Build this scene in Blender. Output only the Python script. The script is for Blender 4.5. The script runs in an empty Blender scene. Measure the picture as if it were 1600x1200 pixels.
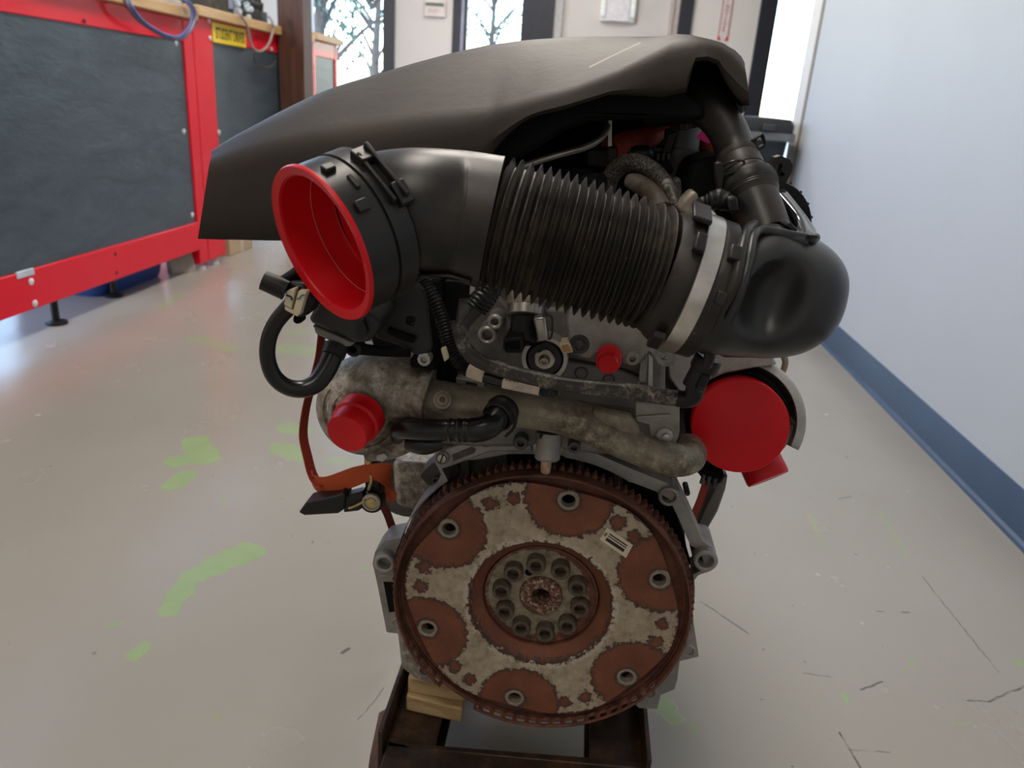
import bpy, bmesh, math, random
import numpy as np
from mathutils import Vector, Matrix
from mathutils.geometry import tessellate_polygon

SC = bpy.context.scene
COL = SC.collection
random.seed(7)
PI = math.pi

# ------------------------------------------------------------------ camera, sky, lamps, exposure
CAM_H = 0.78
F = 1190.0                                  # focal length in pixels of the 1600 px wide frame
ROWS = ((0.99281158, 0.09613324, -0.07129908),
        (0.09989569, -0.33744293, 0.93603051),
        (0.06592428, -0.93642441, -0.34462055))     # world axes in camera coordinates (right, down, forward)
cam = bpy.data.cameras.new('camera')
cam.sensor_width = 36.0
cam.lens = F / 1600 * 36
cam.clip_start = 0.02
cam.clip_end = 200
cam.dof.use_dof = True
cam.dof.focus_distance = 0.60
cam.dof.aperture_fstop = 10.5
co = bpy.data.objects.new('camera', cam)
COL.objects.link(co)
M = Matrix(ROWS)
right, down, fwd = (Vector(M.col[0]), Vector(M.col[1]), Vector(M.col[2]))
co.matrix_world = Matrix.Translation((0, 0, CAM_H)) @ Matrix((
    (right.x, -down.x, -fwd.x), (right.y, -down.y, -fwd.y), (right.z, -down.z, -fwd.z))).to_4x4()
SC.camera = co

SC.view_settings.view_transform = 'Standard'
SC.view_settings.look = 'None'
SC.view_settings.gamma = 1.0
SC.view_settings.use_curve_mapping = False
SC.view_settings.exposure = 0.12

W = bpy.data.worlds.new('sky')
SC.world = W
W.use_nodes = True
wn = W.node_tree.nodes
wl = W.node_tree.links
sky = wn.new('ShaderNodeTexSky')
sky.sky_type = 'NISHITA'
sky.sun_disc = False
sky.sun_elevation = math.radians(42)
sky.sun_rotation = math.radians(200)
sky.air_density = 1.0
sky.dust_density = 1.0
wn['Background'].inputs['Strength'].default_value = 0.9
wl.new(sky.outputs[0], wn['Background'].inputs[0])


def area(name, loc, size, energy, col, rot=(0, 0, 0)):
    l = bpy.data.lights.new(name, 'AREA')
    l.shape = 'RECTANGLE'
    l.size, l.size_y = size
    l.energy = energy
    l.color = col
    o = bpy.data.objects.new(name, l)
    o.location = loc
    o.rotation_euler = rot
    COL.objects.link(o)
    return o


for _x, _y, _e in ((-0.45, -0.75, 17), (-0.45, 1.35, 32), (-0.45, 3.3, 32), (-0.45, 5.4, 36)):  # first lamp, behind the camera, is added to fill the dark engine front
    area('ceiling_and_fill_lamp', (_x, _y, 2.86), (0.6, 1.2), _e, (1.0, 0.92, 0.82))

# ------------------------------------------------------------------ helpers


def ray(px, py):
    c = Vector((px - 800, py - 600, F))
    return Vector((sum(ROWS[i][j] * c[j] for j in range(3)) for i in range(3)))


def A(px, py, Y):
    v = ray(px, py)
    t = Y / v.y
    return Vector((v.x * t, Y, CAM_H + v.z * t))


def AX(px, py, X):
    v = ray(px, py)
    t = X / v.x
    return Vector((X, v.y * t, CAM_H + v.z * t))


def AZ(px, py, z):
    v = ray(px, py)
    t = (z - CAM_H) / v.z
    return Vector((v.x * t, v.y * t, z))


def S(px, py, Y):
    """metres per pixel at that point"""
    v = ray(px, py)
    return Y / v.y


def tocam(p):
    return (Vector((0, 0, CAM_H)) - p).normalized()


def camvec(px, py, r, d, f):
    """direction given relative to the sight line through a point: right, down, away"""
    k = ray(px, py).normalized()
    rr = right - k * right.dot(k)
    rr.normalize()
    dd = k.cross(rr)
    if dd.dot(down) < 0:
        dd = -dd
    return (rr * r + dd * d + k * f).normalized()


def catmull(P, n):
    P = [tuple(p) for p in P]
    if len(P) < 3:
        out = []
        for i in range(n + 1):
            t = i / n
            out.append(tuple(a + (b - a) * t for a, b in zip(P[0], P[-1])))
        return out
    Q = [tuple(2 * a - b for a, b in zip(P[0], P[1]))] + P + [tuple(2 * a - b for a, b in zip(P[-1], P[-2]))]
    out = []
    for i in range(1, len(Q) - 2):
        p0, p1, p2, p3 = Q[i - 1:i + 3]
        for k in range(n):
            t = k / n
            out.append(tuple(0.5 * (2 * b + (c - a) * t + (2 * a - 5 * b + 4 * c - d) * t * t + (3 * b - a - 3 * c + d) * t ** 3)
                             for a, b, c, d in zip(p0, p1, p2, p3)))
    out.append(P[-1])
    return out


def perp(a):
    a = a.normalized()
    u = Vector((0, 0, 1)) if abs(a.z) < 0.9 else Vector((1, 0, 0))
    u = (u - a * u.dot(a)).normalized()
    return u, a.cross(u)


class MB:
    def __init__(s):
        s.v = []
        s.f = []

    def add(s, v, f):
        n = len(s.v)
        s.v += [Vector(p) for p in v]
        s.f += [tuple(i + n for i in q) for q in f]
        return s

    def loft(s, secs, closed=True, cap0=False, cap1=False, ring=False):
        m = len(secs[0])
        v = [p for q in secs for p in q]
        f = []
        N = len(secs)
        for i in range(N if ring else N - 1):
            j = (i + 1) % N
            for k in range(m if closed else m - 1):
                l = (k + 1) % m
                f.append((i * m + k, i * m + l, j * m + l, j * m + k))
        if cap0:
            f.append(tuple(range(m))[::-1])
        if cap1:
            f.append(tuple(range((N - 1) * m, N * m)))
        return s.add(v, f)

    def tube(s, P, r=None, seg=14, caps=True, n=0, flat=None, up=None):
        """P: (x,y,z[,r]) points; n>0 smooths; flat=(w,h) sweeps a rounded strap section"""
        P = [tuple(p) + ((r,) if r is not None else ()) for p in P]
        if n:
            P = catmull(P, n)
        pts = [Vector(p[:3]) for p in P]
        T = []
        for i in range(len(pts)):
            a = pts[max(i - 1, 0)]
            b = pts[min(i + 1, len(pts) - 1)]
            T.append((b - a).normalized())
        u, w = perp(T[0])
        if up is not None:
            u = (up - T[0] * up.dot(T[0])).normalized()
        secs = []
        for i, p in enumerate(pts):
            base = up if up is not None else u
            u = base - T[i] * base.dot(T[i])
            u = u.normalized()
            w = T[i].cross(u)
            if flat:
                a, b = flat
                secs.append([p + u * x * a / 2 + w * y * b / 2 for x, y in ((-1, -1), (1, -1), (1, 1), (-1, 1))])
            else:
                rr = P[i][3]
                secs.append([p + (u * math.cos(2 * PI * k / seg) + w * math.sin(2 * PI * k / seg)) * rr for k in range(seg)])
        return s.loft(secs, True, caps, caps)

    def lathe(s, o, axis, prof, seg=28, a0=0.0, a1=2 * PI, ref=None, cap=True):
        axis = Vector(axis).normalized()
        if ref is None:
            u, w = perp(axis)
        else:
            u = (ref - axis * ref.dot(axis)).normalized()
            w = axis.cross(u)
        full = abs(a1 - a0 - 2 * PI) < 1e-6
        n = seg if full else seg + 1
        secs = []
        for r, h in prof:
            r = max(r, 1e-5)
            secs.append([o + axis * h + (u * math.cos(a0 + (a1 - a0) * k / seg) + w * math.sin(a0 + (a1 - a0) * k / seg)) * r
                         for k in range(n)])
        s.loft(secs, full)
        return s

    def box(s, c, size, rot=None):
        c = Vector(c)
        a, b, d = [x / 2 for x in size]
        v = [Vector((x, y, z)) for x in (-a, a) for y in (-b, b) for z in (-d, d)]
        if rot is not None:
            v = [rot @ p for p in v]
        return s.add([c + p for p in v], [(0, 1, 3, 2), (4, 6, 7, 5), (0, 4, 5, 1), (2, 3, 7, 6), (0, 2, 6, 4), (1, 5, 7, 3)])

    def bx(s, x0, x1, y0, y1, z0, z1):
        return s.box(((x0 + x1) / 2, (y0 + y1) / 2, (z0 + z1) / 2), (abs(x1 - x0), abs(y1 - y0), abs(z1 - z0)))

    def prism(s, outer, vec, holes=()):
        """planar world polygon (with holes) extruded along vec"""
        loops = [list(outer)] + [list(h) for h in holes]
        tris = tessellate_polygon(loops)
        flat = [p for l in loops for p in l]
        n = len(flat)
        vec = Vector(vec)
        v = flat + [p + vec for p in flat]
        f = [tuple(t) for t in tris] + [tuple(i + n for i in t[::-1]) for t in tris]
        k = 0
        for l in loops:
            m = len(l)
            for i in range(m):
                a, b = k + i, k + (i + 1) % m
                f.append((a, b, b + n, a + n))
            k += m
        return s.add(v, f)

    def obj(s, name, mat, parent=None, bevel=0.0, sub=0, smooth=38, seg=2, origin=None, solid=0):
        me = bpy.data.meshes.new(name)
        if parent is not None:
            off = WO[parent.name]
        elif origin is not None:
            off = Vector(origin)
        else:
            xs = np.array([tuple(p) for p in s.v])
            off = Vector(((xs[:, 0].min() + xs[:, 0].max()) / 2, (xs[:, 1].min() + xs[:, 1].max()) / 2, xs[:, 2].min()))
        me.from_pydata([p - off for p in s.v], [], s.f)
        bm = bmesh.new()
        bm.from_mesh(me)
        bmesh.ops.remove_doubles(bm, verts=bm.verts, dist=1e-6)
        bmesh.ops.recalc_face_normals(bm, faces=bm.faces)
        bm.to_mesh(me)
        bm.free()
        me.shade_smooth()
        me.set_sharp_from_angle(angle=math.radians(smooth))
        me.materials.append(mat)
        o = bpy.data.objects.new(name, me)
        COL.objects.link(o)
        WO[o.name] = off
        if parent is not None:
            o.parent = parent
        else:
            o.location = off
        if solid:
            m = o.modifiers.new('thickness', 'SOLIDIFY')
            m.thickness = solid
            m.offset = -1
        if bevel:
            m = o.modifiers.new('bevel', 'BEVEL')
            m.width = bevel
            m.segments = seg
            m.limit_method = 'ANGLE'
            m.angle_limit = math.radians(42)
            m.harden_normals = False
        if sub:
            m = o.modifiers.new('sub', 'SUBSURF')
            m.levels = m.render_levels = sub
        return o


WO = {}


def thing(name, label, cat, loc, group=None):
    o = bpy.data.objects.new(name, None)
    o.empty_display_size = 0.05
    o.location = loc
    COL.objects.link(o)
    WO[o.name] = Vector(loc)
    o['label'] = label
    o['category'] = cat
    if group:
        o['group'] = group
    return o


def tag(o, label, cat, group=None):
    o['label'] = label
    o['category'] = cat
    if group:
        o['group'] = group
    return o


def structure(o):
    o['kind'] = 'structure'
    return o


def poly(pts, Y):
    return [A(x, y, Y) for x, y in pts]


def circ(c, r, n=24, ax=(1, 0, 0), az=(0, 0, 1), ph=0.0):
    ax, az = Vector(ax), Vector(az)
    return [c + ax * math.cos(ph + 2 * PI * k / n) * r + az * math.sin(ph + 2 * PI * k / n) * r for k in range(n)]


def pxtube(P, **k):
    """path in (px, py, Y, radius px)"""
    return [tuple(A(x, y, Y)) + (r * S(x, y, Y),) for x, y, Y, r in P]


# ------------------------------------------------------------------ materials
class Mat:
    def __init__(s, name, col=(0.5, 0.5, 0.5), rough=0.5, metal=0.0, spec=0.5, coat=0.0):
        s.m = bpy.data.materials.new(name)
        s.m.use_nodes = True
        s.n = s.m.node_tree.nodes
        s.l = s.m.node_tree.links
        s.b = s.n['Principled BSDF']
        s.b.inputs['Base Color'].default_value = (*col, 1)
        s.b.inputs['Roughness'].default_value = rough
        s.b.inputs['Metallic'].default_value = metal
        s.b.inputs['Specular IOR Level'].default_value = spec
        if coat:
            s.b.inputs['Coat Weight'].default_value = coat
        s.tc = s.n.new('ShaderNodeTexCoord')
        s.co = s.tc.outputs['Object']

    def math(s, op, a, b=None, c=None, clamp=False):
        k = s.n.new('ShaderNodeMath')
        k.operation = op
        k.use_clamp = clamp
        for i, x in enumerate((a, b, c)):
            if x is None:
                continue
            if isinstance(x, (int, float)):
                k.inputs[i].default_value = x
            else:
                s.l.new(x, k.inputs[i])
        return k.outputs[0]

    def vmath(s, op, a, b=None, out=0):
        k = s.n.new('ShaderNodeVectorMath')
        k.operation = op
        for i, x in enumerate((a, b)):
            if x is None:
                continue
            if isinstance(x, (tuple, Vector)):
                k.inputs[i].default_value = tuple(x)
            elif isinstance(x, (int, float)):
                k.inputs[3].default_value = x
            else:
                s.l.new(x, k.inputs[i])
        return k.outputs[out]

    def noise(s, scale, detail=3, rough=0.55, co=None, dist=0.0, out=0):
        k = s.n.new('ShaderNodeTexNoise')
        k.inputs['Scale'].default_value = scale
        k.inputs['Detail'].default_value = detail
        k.inputs['Roughness'].default_value = rough
        k.inputs['Distortion'].default_value = dist
        s.l.new(co or s.co, k.inputs['Vector'])
        return k.outputs[out]

    def ramp(s, fac, stops):
        k = s.n.new('ShaderNodeValToRGB')
        e = k.color_ramp.elements
        while len(e) < len(stops):
            e.new(0.5)
        for i, (p, c) in enumerate(stops):
            e[i].position = p
            e[i].color = (*c, 1) if len(c) == 3 else c
        s.l.new(fac, k.inputs[0])
        return k.outputs[0]

    def step(s, x, a, b):
        """0 below a, 1 above b"""
        k = s.n.new('ShaderNodeMapRange')
        k.inputs['From Min'].default_value = a
        k.inputs['From Max'].default_value = b
        s.l.new(x, k.inputs['Value'])
        return k.outputs[0]

    def mix(s, fac, a, b):
        k = s.n.new('ShaderNodeMix')
        k.data_type = 'RGBA'
        if isinstance(fac, (int, float)):
            k.inputs[0].default_value = fac
        else:
            s.l.new(fac, k.inputs[0])
        for i, x in ((6, a), (7, b)):
            if isinstance(x, tuple):
                k.inputs[i].default_value = (*x, 1)
            else:
                s.l.new(x, k.inputs[i])
        return k.outputs[2]

    def base(s, x):
        s.l.new(x, s.b.inputs['Base Color'])
        return s

    def rough(s, x):
        s.l.new(x, s.b.inputs['Roughness'])
        return s

    def bump(s, h, strength=0.3, dist=0.001):
        k = s.n.new('ShaderNodeBump')
        k.inputs['Strength'].default_value = strength
        k.inputs['Distance'].default_value = dist
        s.l.new(h, k.inputs['Height'])
        s.l.new(k.outputs[0], s.b.inputs['Normal'])
        return s


def simple(name, col, rough=0.5, metal=0.0, var=0.12, scale=30, bump=0.0, bscale=200, spec=0.5, coat=0.0):
    m = Mat(name, col, rough, metal, spec, coat)
    n = m.noise(scale, 4)
    m.base(m.ramp(n, [(0.3, tuple(c * (1 - var) for c in col)), (0.7, tuple(min(1, c * (1 + var)) for c in col))]))
    if bump:
        m.bump(m.noise(bscale, 3), bump, 0.001)
    return m.m


def dusty(name, col, dust, amount=0.5, rough=0.5, scale=60, bump=0.15, spec=0.5, fleck=0.0):
    """dark plastic or rubber with dust and dirt flecks"""
    m = Mat(name, col, rough, 0, spec)
    n = m.noise(scale, 6, 0.65)
    n2 = m.noise(scale * 0.25, 3)
    f = m.math('MULTIPLY', m.step(n, 0.42, 0.75), m.step(n2, 0.35, 0.7))
    f = m.math('MULTIPLY', f, amount)
    c = m.mix(f, col, dust)
    if fleck:
        n3 = m.noise(scale * 9, 2, 0.5)
        c = m.mix(m.math('MULTIPLY', m.step(n3, 0.72, 0.76), fleck), c, tuple(min(1, d * 4) for d in dust))
    m.base(c)
    m.rough(m.math('ADD', m.math('MULTIPLY', f, 0.35), rough))
    m.bump(m.noise(scale * 5, 3), bump, 0.0006)
    return m.m


def alloy(name, a, b, c, scale=40, rough=0.55, metal=0.35, bump=0.35):
    """cast alloy: three tones mottled, grainy"""
    m = Mat(name, b, rough, metal)
    n = m.noise(scale, 7, 0.7)
    m.base(m.ramp(n, [(0.32, a), (0.5, b), (0.66, c)]))
    m.bump(m.noise(scale * 6, 4, 0.6), bump, 0.0008)
    return m.m


M_cover = Mat('cover_plastic', (0.05, 0.042, 0.036), 0.55, 0, 0.3)
_n = M_cover.noise(9, 5, 0.6)
M_cover.base(M_cover.ramp(_n, [(0.3, (0.038, 0.032, 0.028)), (0.7, (0.062, 0.053, 0.045))]))
M_cover.bump(M_cover.math('ADD', M_cover.noise(70, 3, 0.5, dist=0.6), M_cover.math('MULTIPLY', M_cover.noise(900, 2), 0.35)), 0.25, 0.0012)
_A, _B = A(920, 106, .625) - Vector((-0.005, 0.85, 0.17)), A(1001, 68, .668) - Vector((-0.005, 0.85, 0.17))
_d = Vector((_B.x - _A.x, 0, _B.z - _A.z))
_rel = M_cover.vmath('MULTIPLY', M_cover.vmath('SUBTRACT', M_cover.co, tuple(_A)), (1, 0, 1))
_t = M_cover.vmath('DOT_PRODUCT', _rel, tuple(_d / _d.length_squared), out=1)
_in = M_cover.math('MULTIPLY', M_cover.step(_t, 0, .02), M_cover.math('SUBTRACT', 1.0, M_cover.step(_t, .95, 1.0)))
_off = M_cover.math('ABSOLUTE', M_cover.vmath('DOT_PRODUCT', _rel, (-_d.z / _d.length, 0, _d.x / _d.length), out=1))
_m = M_cover.math('MULTIPLY', _in, M_cover.math('SUBTRACT', 1.0, M_cover.step(_off, .0003, .0008)))
M_cover.base(M_cover.mix(M_cover.math('MULTIPLY', _m, .7), M_cover.ramp(_n, [(0.3, (0.025, 0.0195, 0.015)), (0.7, (0.043, 0.034, 0.026))]), (.34, .26, .18)))
cover_m = M_cover.m

duct_m = dusty('duct_plastic', (0.010, 0.0095, 0.009), (0.085, 0.062, 0.042), 0.55, 0.36, 30, 0.08, 0.4)
bellows_m = dusty('bellows_rubber', (0.015, 0.0135, 0.012), (0.14, 0.10, 0.065), 0.5, 0.42, 60, 0.15, 0.4, 0.5)
black_m = simple('black_plastic', (0.008, 0.008, 0.008), 0.42, 0, 0.2, 60, 0.1, 300, 0.35)
satin_m = simple('resonator_plastic', (0.017, 0.0175, 0.018), 0.34, 0, 0.08, 20, 0.08, 900, 0.45)
rubber_m = simple('black_rubber_hose', (0.006, 0.006, 0.006), 0.28, 0, 0.2, 60, 0.05, 300, 0.45)
deep_m = simple('dark_plastic_and_shade', (0.004, 0.004, 0.0045), 0.7, 0, 0.2, 60, 0, 200, 0.15)  # also colours the sheets that stand in for shade
braid_m = Mat('braided_sleeve', (0.02, 0.019, 0.018), 0.6)
_w = braid_m.noise(700, 1)
braid_m.base(braid_m.ramp(_w, [(0.45, (0.008, 0.008, 0.008)), (0.62, (0.09, 0.08, 0.065))]))
braid_m.bump(_w, 0.6, 0.001)
braid_m = braid_m.m
wornhose_m = Mat('worn_hose', (0.03, 0.028, 0.025), 0.45)
_w = wornhose_m.noise(45, 5, 0.7)
_s = wornhose_m.noise(420, 3, 0.6)
_f = wornhose_m.math('MULTIPLY', wornhose_m.step(_w, 0.48, 0.64), wornhose_m.step(_s, 0.38, 0.62))
wornhose_m.base(wornhose_m.mix(_f, (0.026, 0.023, 0.021), (0.32, 0.28, 0.22)))
wornhose_m.bump(_s, 0.3, 0.0005)
wornhose_m = wornhose_m.m
tanhose_m = dusty('dusty_tan_hose', (0.06, 0.048, 0.036), (0.36, 0.28, 0.19), 0.8, 0.6, 60, 0.3)
red_m = Mat('red_cap_plastic', (0.52, 0.004, 0.010), 0.40, 0, 0.3)
red_m.base(red_m.ramp(red_m.noise(15, 3), [(0.3, (0.58, 0.003, 0.008)), (0.7, (0.68, 0.004, 0.011))]))
red_m.b.inputs['Subsurface Weight'].default_value = 0.15
red_m.b.inputs['Subsurface Radius'].default_value = (0.01, 0.002, 0.002)
red_m.bump(red_m.noise(500, 3), 0.08, 0.0005)
red_m = red_m.m
redseam_m = simple('red_cap_seam', (0.7, 0.25, 0.27), 0.4)
cast_m = Mat('weathered_cast_alloy', (0.23, 0.205, 0.17), 0.55, 0.3)
_a = cast_m.noise(16, 4, 0.6)
_b = cast_m.noise(120, 6, 0.75)
_f = cast_m.math('ADD', cast_m.math('MULTIPLY', _a, .55), cast_m.math('MULTIPLY', _b, .5))
cast_m.base(cast_m.ramp(_f, [(0.40, (0.085, 0.065, 0.047)), (0.49, (0.22, 0.185, 0.14)), (0.55, (0.32, 0.285, 0.235)), (0.62, (0.60, 0.55, 0.46))]))
cast_m.bump(_b, 0.45, 0.0008)
cast_m = cast_m.m
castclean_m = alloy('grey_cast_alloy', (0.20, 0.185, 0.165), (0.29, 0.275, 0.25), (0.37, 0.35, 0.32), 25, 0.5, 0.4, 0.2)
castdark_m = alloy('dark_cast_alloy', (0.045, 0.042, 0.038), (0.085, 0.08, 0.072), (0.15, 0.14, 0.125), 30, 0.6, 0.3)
mach_m = alloy('machined_alloy', (0.30, 0.285, 0.26), (0.40, 0.385, 0.355), (0.5, 0.48, 0.45), 20, 0.4, 0.6, 0.1)
pipe_m = Mat('corroded_zinc_pipe', (0.3, 0.26, 0.18), 0.5, 0.4)
_a = pipe_m.noise(12, 3, 0.6)
_b = pipe_m.noise(130, 6, 0.75)
_c = pipe_m.ramp(_b, [(0.36, (0.07, 0.055, 0.038)), (0.52, (0.17, 0.145, 0.10)), (0.68, (0.42, 0.37, 0.26))])
pipe_m.base(pipe_m.mix(pipe_m.step(_a, 0.4, 0.62), _c, (0.26, 0.235, 0.165)))
pipe_m.bump(_b, 0.4, 0.0006)
pipe_m = pipe_m.m
steel_m = simple('bare_steel', (0.42, 0.39, 0.34), 0.32, 0.85, 0.15, 60)
darksteel_m = simple('dark_bolt_steel', (0.07, 0.068, 0.066), 0.45, 0.6, 0.3, 120)
clampband_m = Mat('clamp_band_steel', (0.62, 0.6, 0.56), 0.28, 0.95)
_n = clampband_m.noise(60, 4)
clampband_m.base(clampband_m.ramp(_n, [(0.35, (0.55, 0.52, 0.47)), (0.65, (0.70, 0.68, 0.63))]))
clampband_m = clampband_m.m
cream_m = simple('cream_plastic', (0.62, 0.55, 0.38), 0.5, 0, 0.1, 60)
white_tape_m = simple('soiled_white_tape', (0.55, 0.46, 0.36), 0.6, 0, 0.25, 90)
ink_m = simple('printed_ink', (0.02, 0.02, 0.02), 0.6)
inkblue_m = simple('blue_marker_ink', (0.01, 0.02, 0.09), 0.6)
inkteal_m = simple('teal_marker_ink', (0.01, 0.16, 0.25), 0.6)
greybase_m = simple('grey_green_plastic', (0.20, 0.20, 0.17), 0.5)
brass_m = simple('yellow_zinc_metal', (0.50, 0.38, 0.16), 0.35, 0.7, 0.25, 150)
amber_m = simple('amber_connector_plastic', (0.42, 0.22, 0.05), 0.4)
plug_m = simple('tan_sensor_plastic', (0.42, 0.29, 0.16), 0.5, 0, 0.3, 200)
orange_m = Mat('orange_webbing', (0.55, 0.10, 0.02), 0.75)
_wv = orange_m.n.new('ShaderNodeTexWave')
_wv.inputs['Scale'].default_value = 350
orange_m.l.new(orange_m.co, _wv.inputs['Vector'])
orange_m.base(orange_m.ramp(_wv.outputs[1], [(0.2, (0.42, 0.055, 0.014)), (0.8, (0.62, 0.11, 0.02))]))
orange_m.bump(_wv.outputs[1], 0.4, 0.0006)
orange_m = orange_m.m
redstrap_m = simple('red_webbing', (0.30, 0.03, 0.015), 0.75, 0, 0.2, 300)
orangehose_m = simple('dull_red_orange_hose', (0.36, 0.05, 0.025), 0.5, 0, 0.2, 80)
pink_m = simple('fluorescent_pink_card', (0.9, 0.02, 0.25), 0.5)
dollysteel_m = Mat('rusty_dolly_steel', (0.05, 0.03, 0.02), 0.5, 0.35)
_n = dollysteel_m.noise(28, 6, 0.7)
dollysteel_m.base(dollysteel_m.ramp(_n, [(0.34, (0.018, 0.013, 0.011)), (0.52, (0.055, 0.03, 0.018)), (0.7, (0.13, 0.065, 0.03))]))
dollysteel_m.bump(dollysteel_m.noise(160, 5), 0.3, 0.001)
dollysteel_m = dollysteel_m.m
footsteel_m = simple('brown_rusted_plate', (0.12, 0.055, 0.035), 0.6, 0.2, 0.4, 60, 0.3)
rawood_m = Mat('pale_block_wood', (0.6, 0.42, 0.2), 0.65)
_v = rawood_m.vmath('MULTIPLY', rawood_m.co, (4, 30, 60))
_n = rawood_m.noise(3, 6, 0.7, co=_v)
rawood_m.base(rawood_m.ramp(_n, [(0.25, (0.22, 0.13, 0.055)), (0.5, (0.55, 0.37, 0.17)), (0.75, (0.66, 0.50, 0.30))]))
rawood_m.bump(_n, 0.3, 0.001)
rawood_m = rawood_m.m

# rust on the plain (not flexplate) flywheel pieces
rust_m = Mat('flywheel_rust', (0.16, 0.05, 0.03), 0.7, 0.1)
_n = rust_m.noise(55, 6, 0.7)
rust_m.base(rust_m.ramp(_n, [(0.3, (0.04, 0.02, 0.016)), (0.48, (0.115, 0.04, 0.024)), (0.7, (0.20, 0.075, 0.035))]))
rust_m.bump(rust_m.noise(300, 4), 0.35, 0.0006)
rust_m = rust_m.m

# ------------------------------------------------------------------ room
M_floor = Mat('grey_painted_concrete', (0.42, 0.41, 0.38), 0.26)
fc = M_floor.co
_big = M_floor.noise(0.9, 3, co=fc)
_mid = M_floor.noise(14, 5, 0.6, co=fc)
fcol = M_floor.ramp(_big, [(0.3, (0.285, 0.268, 0.235)), (0.7, (0.345, 0.33, 0.30))])
fcol = M_floor.mix(M_floor.math('MULTIPLY', M_floor.step(_mid, 0.55, 0.75), 0.25), fcol, (0.30, 0.29, 0.26))
# pits and scuffs
_pit = M_floor.noise(70, 2, 0.4, co=fc)
_pitm = M_floor.noise(6, 2, co=fc)
fcol = M_floor.mix(M_floor.math('MULTIPLY', M_floor.step(_pit, 0.74, 0.77), M_floor.step(_pitm, 0.5, 0.56)), fcol, (0.16, 0.155, 0.14))
_fl = M_floor.noise(48, 2, 0.4, co=M_floor.vmath('ADD', fc, (3.1, 7.7, 0)))
fcol = M_floor.mix(M_floor.math('MULTIPLY', M_floor.step(_fl, 0.765, 0.785), 0.5), fcol, (0.50, 0.48, 0.45))
_gr = M_floor.noise(30, 2, 0.4, co=M_floor.vmath('ADD', fc, (9.1, 2.7, 0)))
fcol = M_floor.mix(M_floor.math('MULTIPLY', M_floor.step(_gr, 0.745, 0.765), 0.8), fcol, (0.26, 0.36, 0.17))
# where the grey paint has peeled off a green coat: ellipses (x, y, rx, ry, turn) with ragged edges
PEEL = []


def peel(px0, py0, px1, py1, wid, k=1.0):
    a, b = AZ(px0, py0, 0), AZ(px1, py1, 0)
    PEEL.append((a, b, wid, k))


peel(385, 862, 335, 885, 0.030)
peel(345, 880, 300, 900, 0.024)
peel(300, 900, 262, 955, 0.017)
peel(305, 690, 322, 716, 0.032)
peel(320, 712, 275, 722, 0.028)
peel(292, 742, 268, 758, 0.022)
peel(222, 1010, 208, 1025, 0.011)
peel(185, 974, 172, 977, 0.006)
peel(450, 668, 470, 672, 0.03, 0.8)
peel(440, 700, 466, 712, 0.03, 0.8)
peel(520, 720, 545, 722, 0.02, 0.5)
peel(360, 545, 310, 528, 0.03, 0.5)
peel(455, 545, 480, 548, 0.05, 0.6)
peel(462, 520, 475, 520, 0.03, 0.5)
peel(1035, 1098, 1052, 1122, 0.014, 0.8)
peel(1083, 1128, 1088, 1145, 0.007, 0.5)
peel(1318, 1088, 1324, 1098, 0.005)
peel(1588, 1035, 1605, 1040, 0.006)
peel(1490, 1132, 1520, 1134, 0.002)
peel(1418, 1030, 1424, 1038, 0.004)
peel(1265, 805, 1290, 860, 0.006, 0.45)
peel(1375, 800, 1420, 870, 0.006, 0.4)
peel(250, 480, 285, 460, 0.02, 0.5)
_jit = M_floor.vmath('MULTIPLY', M_floor.vmath('SUBTRACT', M_floor.noise(38, 3, 0.6, co=fc, out=1), (0.5, 0.5, 0.5)), (0.035, 0.035, 0))
fcj = M_floor.vmath('ADD', fc, _jit)
pmask = None
for a, b, wid, k in PEEL:
    d = b - a
    L2 = max(d.length_squared, 1e-8)
    rel = M_floor.vmath('SUBTRACT', fcj, (a.x, a.y, 0))
    t = M_floor.vmath('DOT_PRODUCT', rel, (d.x / L2, d.y / L2, 0), out=1)
    t = M_floor.math('MAXIMUM', M_floor.math('MINIMUM', t, 1.0), 0.0)
    k1 = M_floor.n.new('ShaderNodeVectorMath')
    k1.operation = 'SCALE'
    k1.inputs[0].default_value = (d.x, d.y, 0)
    M_floor.l.new(t, k1.inputs[3])
    dist = M_floor.vmath('LENGTH', M_floor.vmath('SUBTRACT', rel, k1.outputs[0]), out=1)
    m_ = M_floor.math('MULTIPLY', M_floor.step(M_floor.math('SUBTRACT', wid, dist), -0.0006, 0.0012), k)
    pmask = m_ if pmask is None else M_floor.math('MAXIMUM', pmask, m_)
fcol = M_floor.mix(pmask, fcol, M_floor.mix(_mid, (0.23, 0.33, 0.16), (0.32, 0.41, 0.22)))
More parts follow.
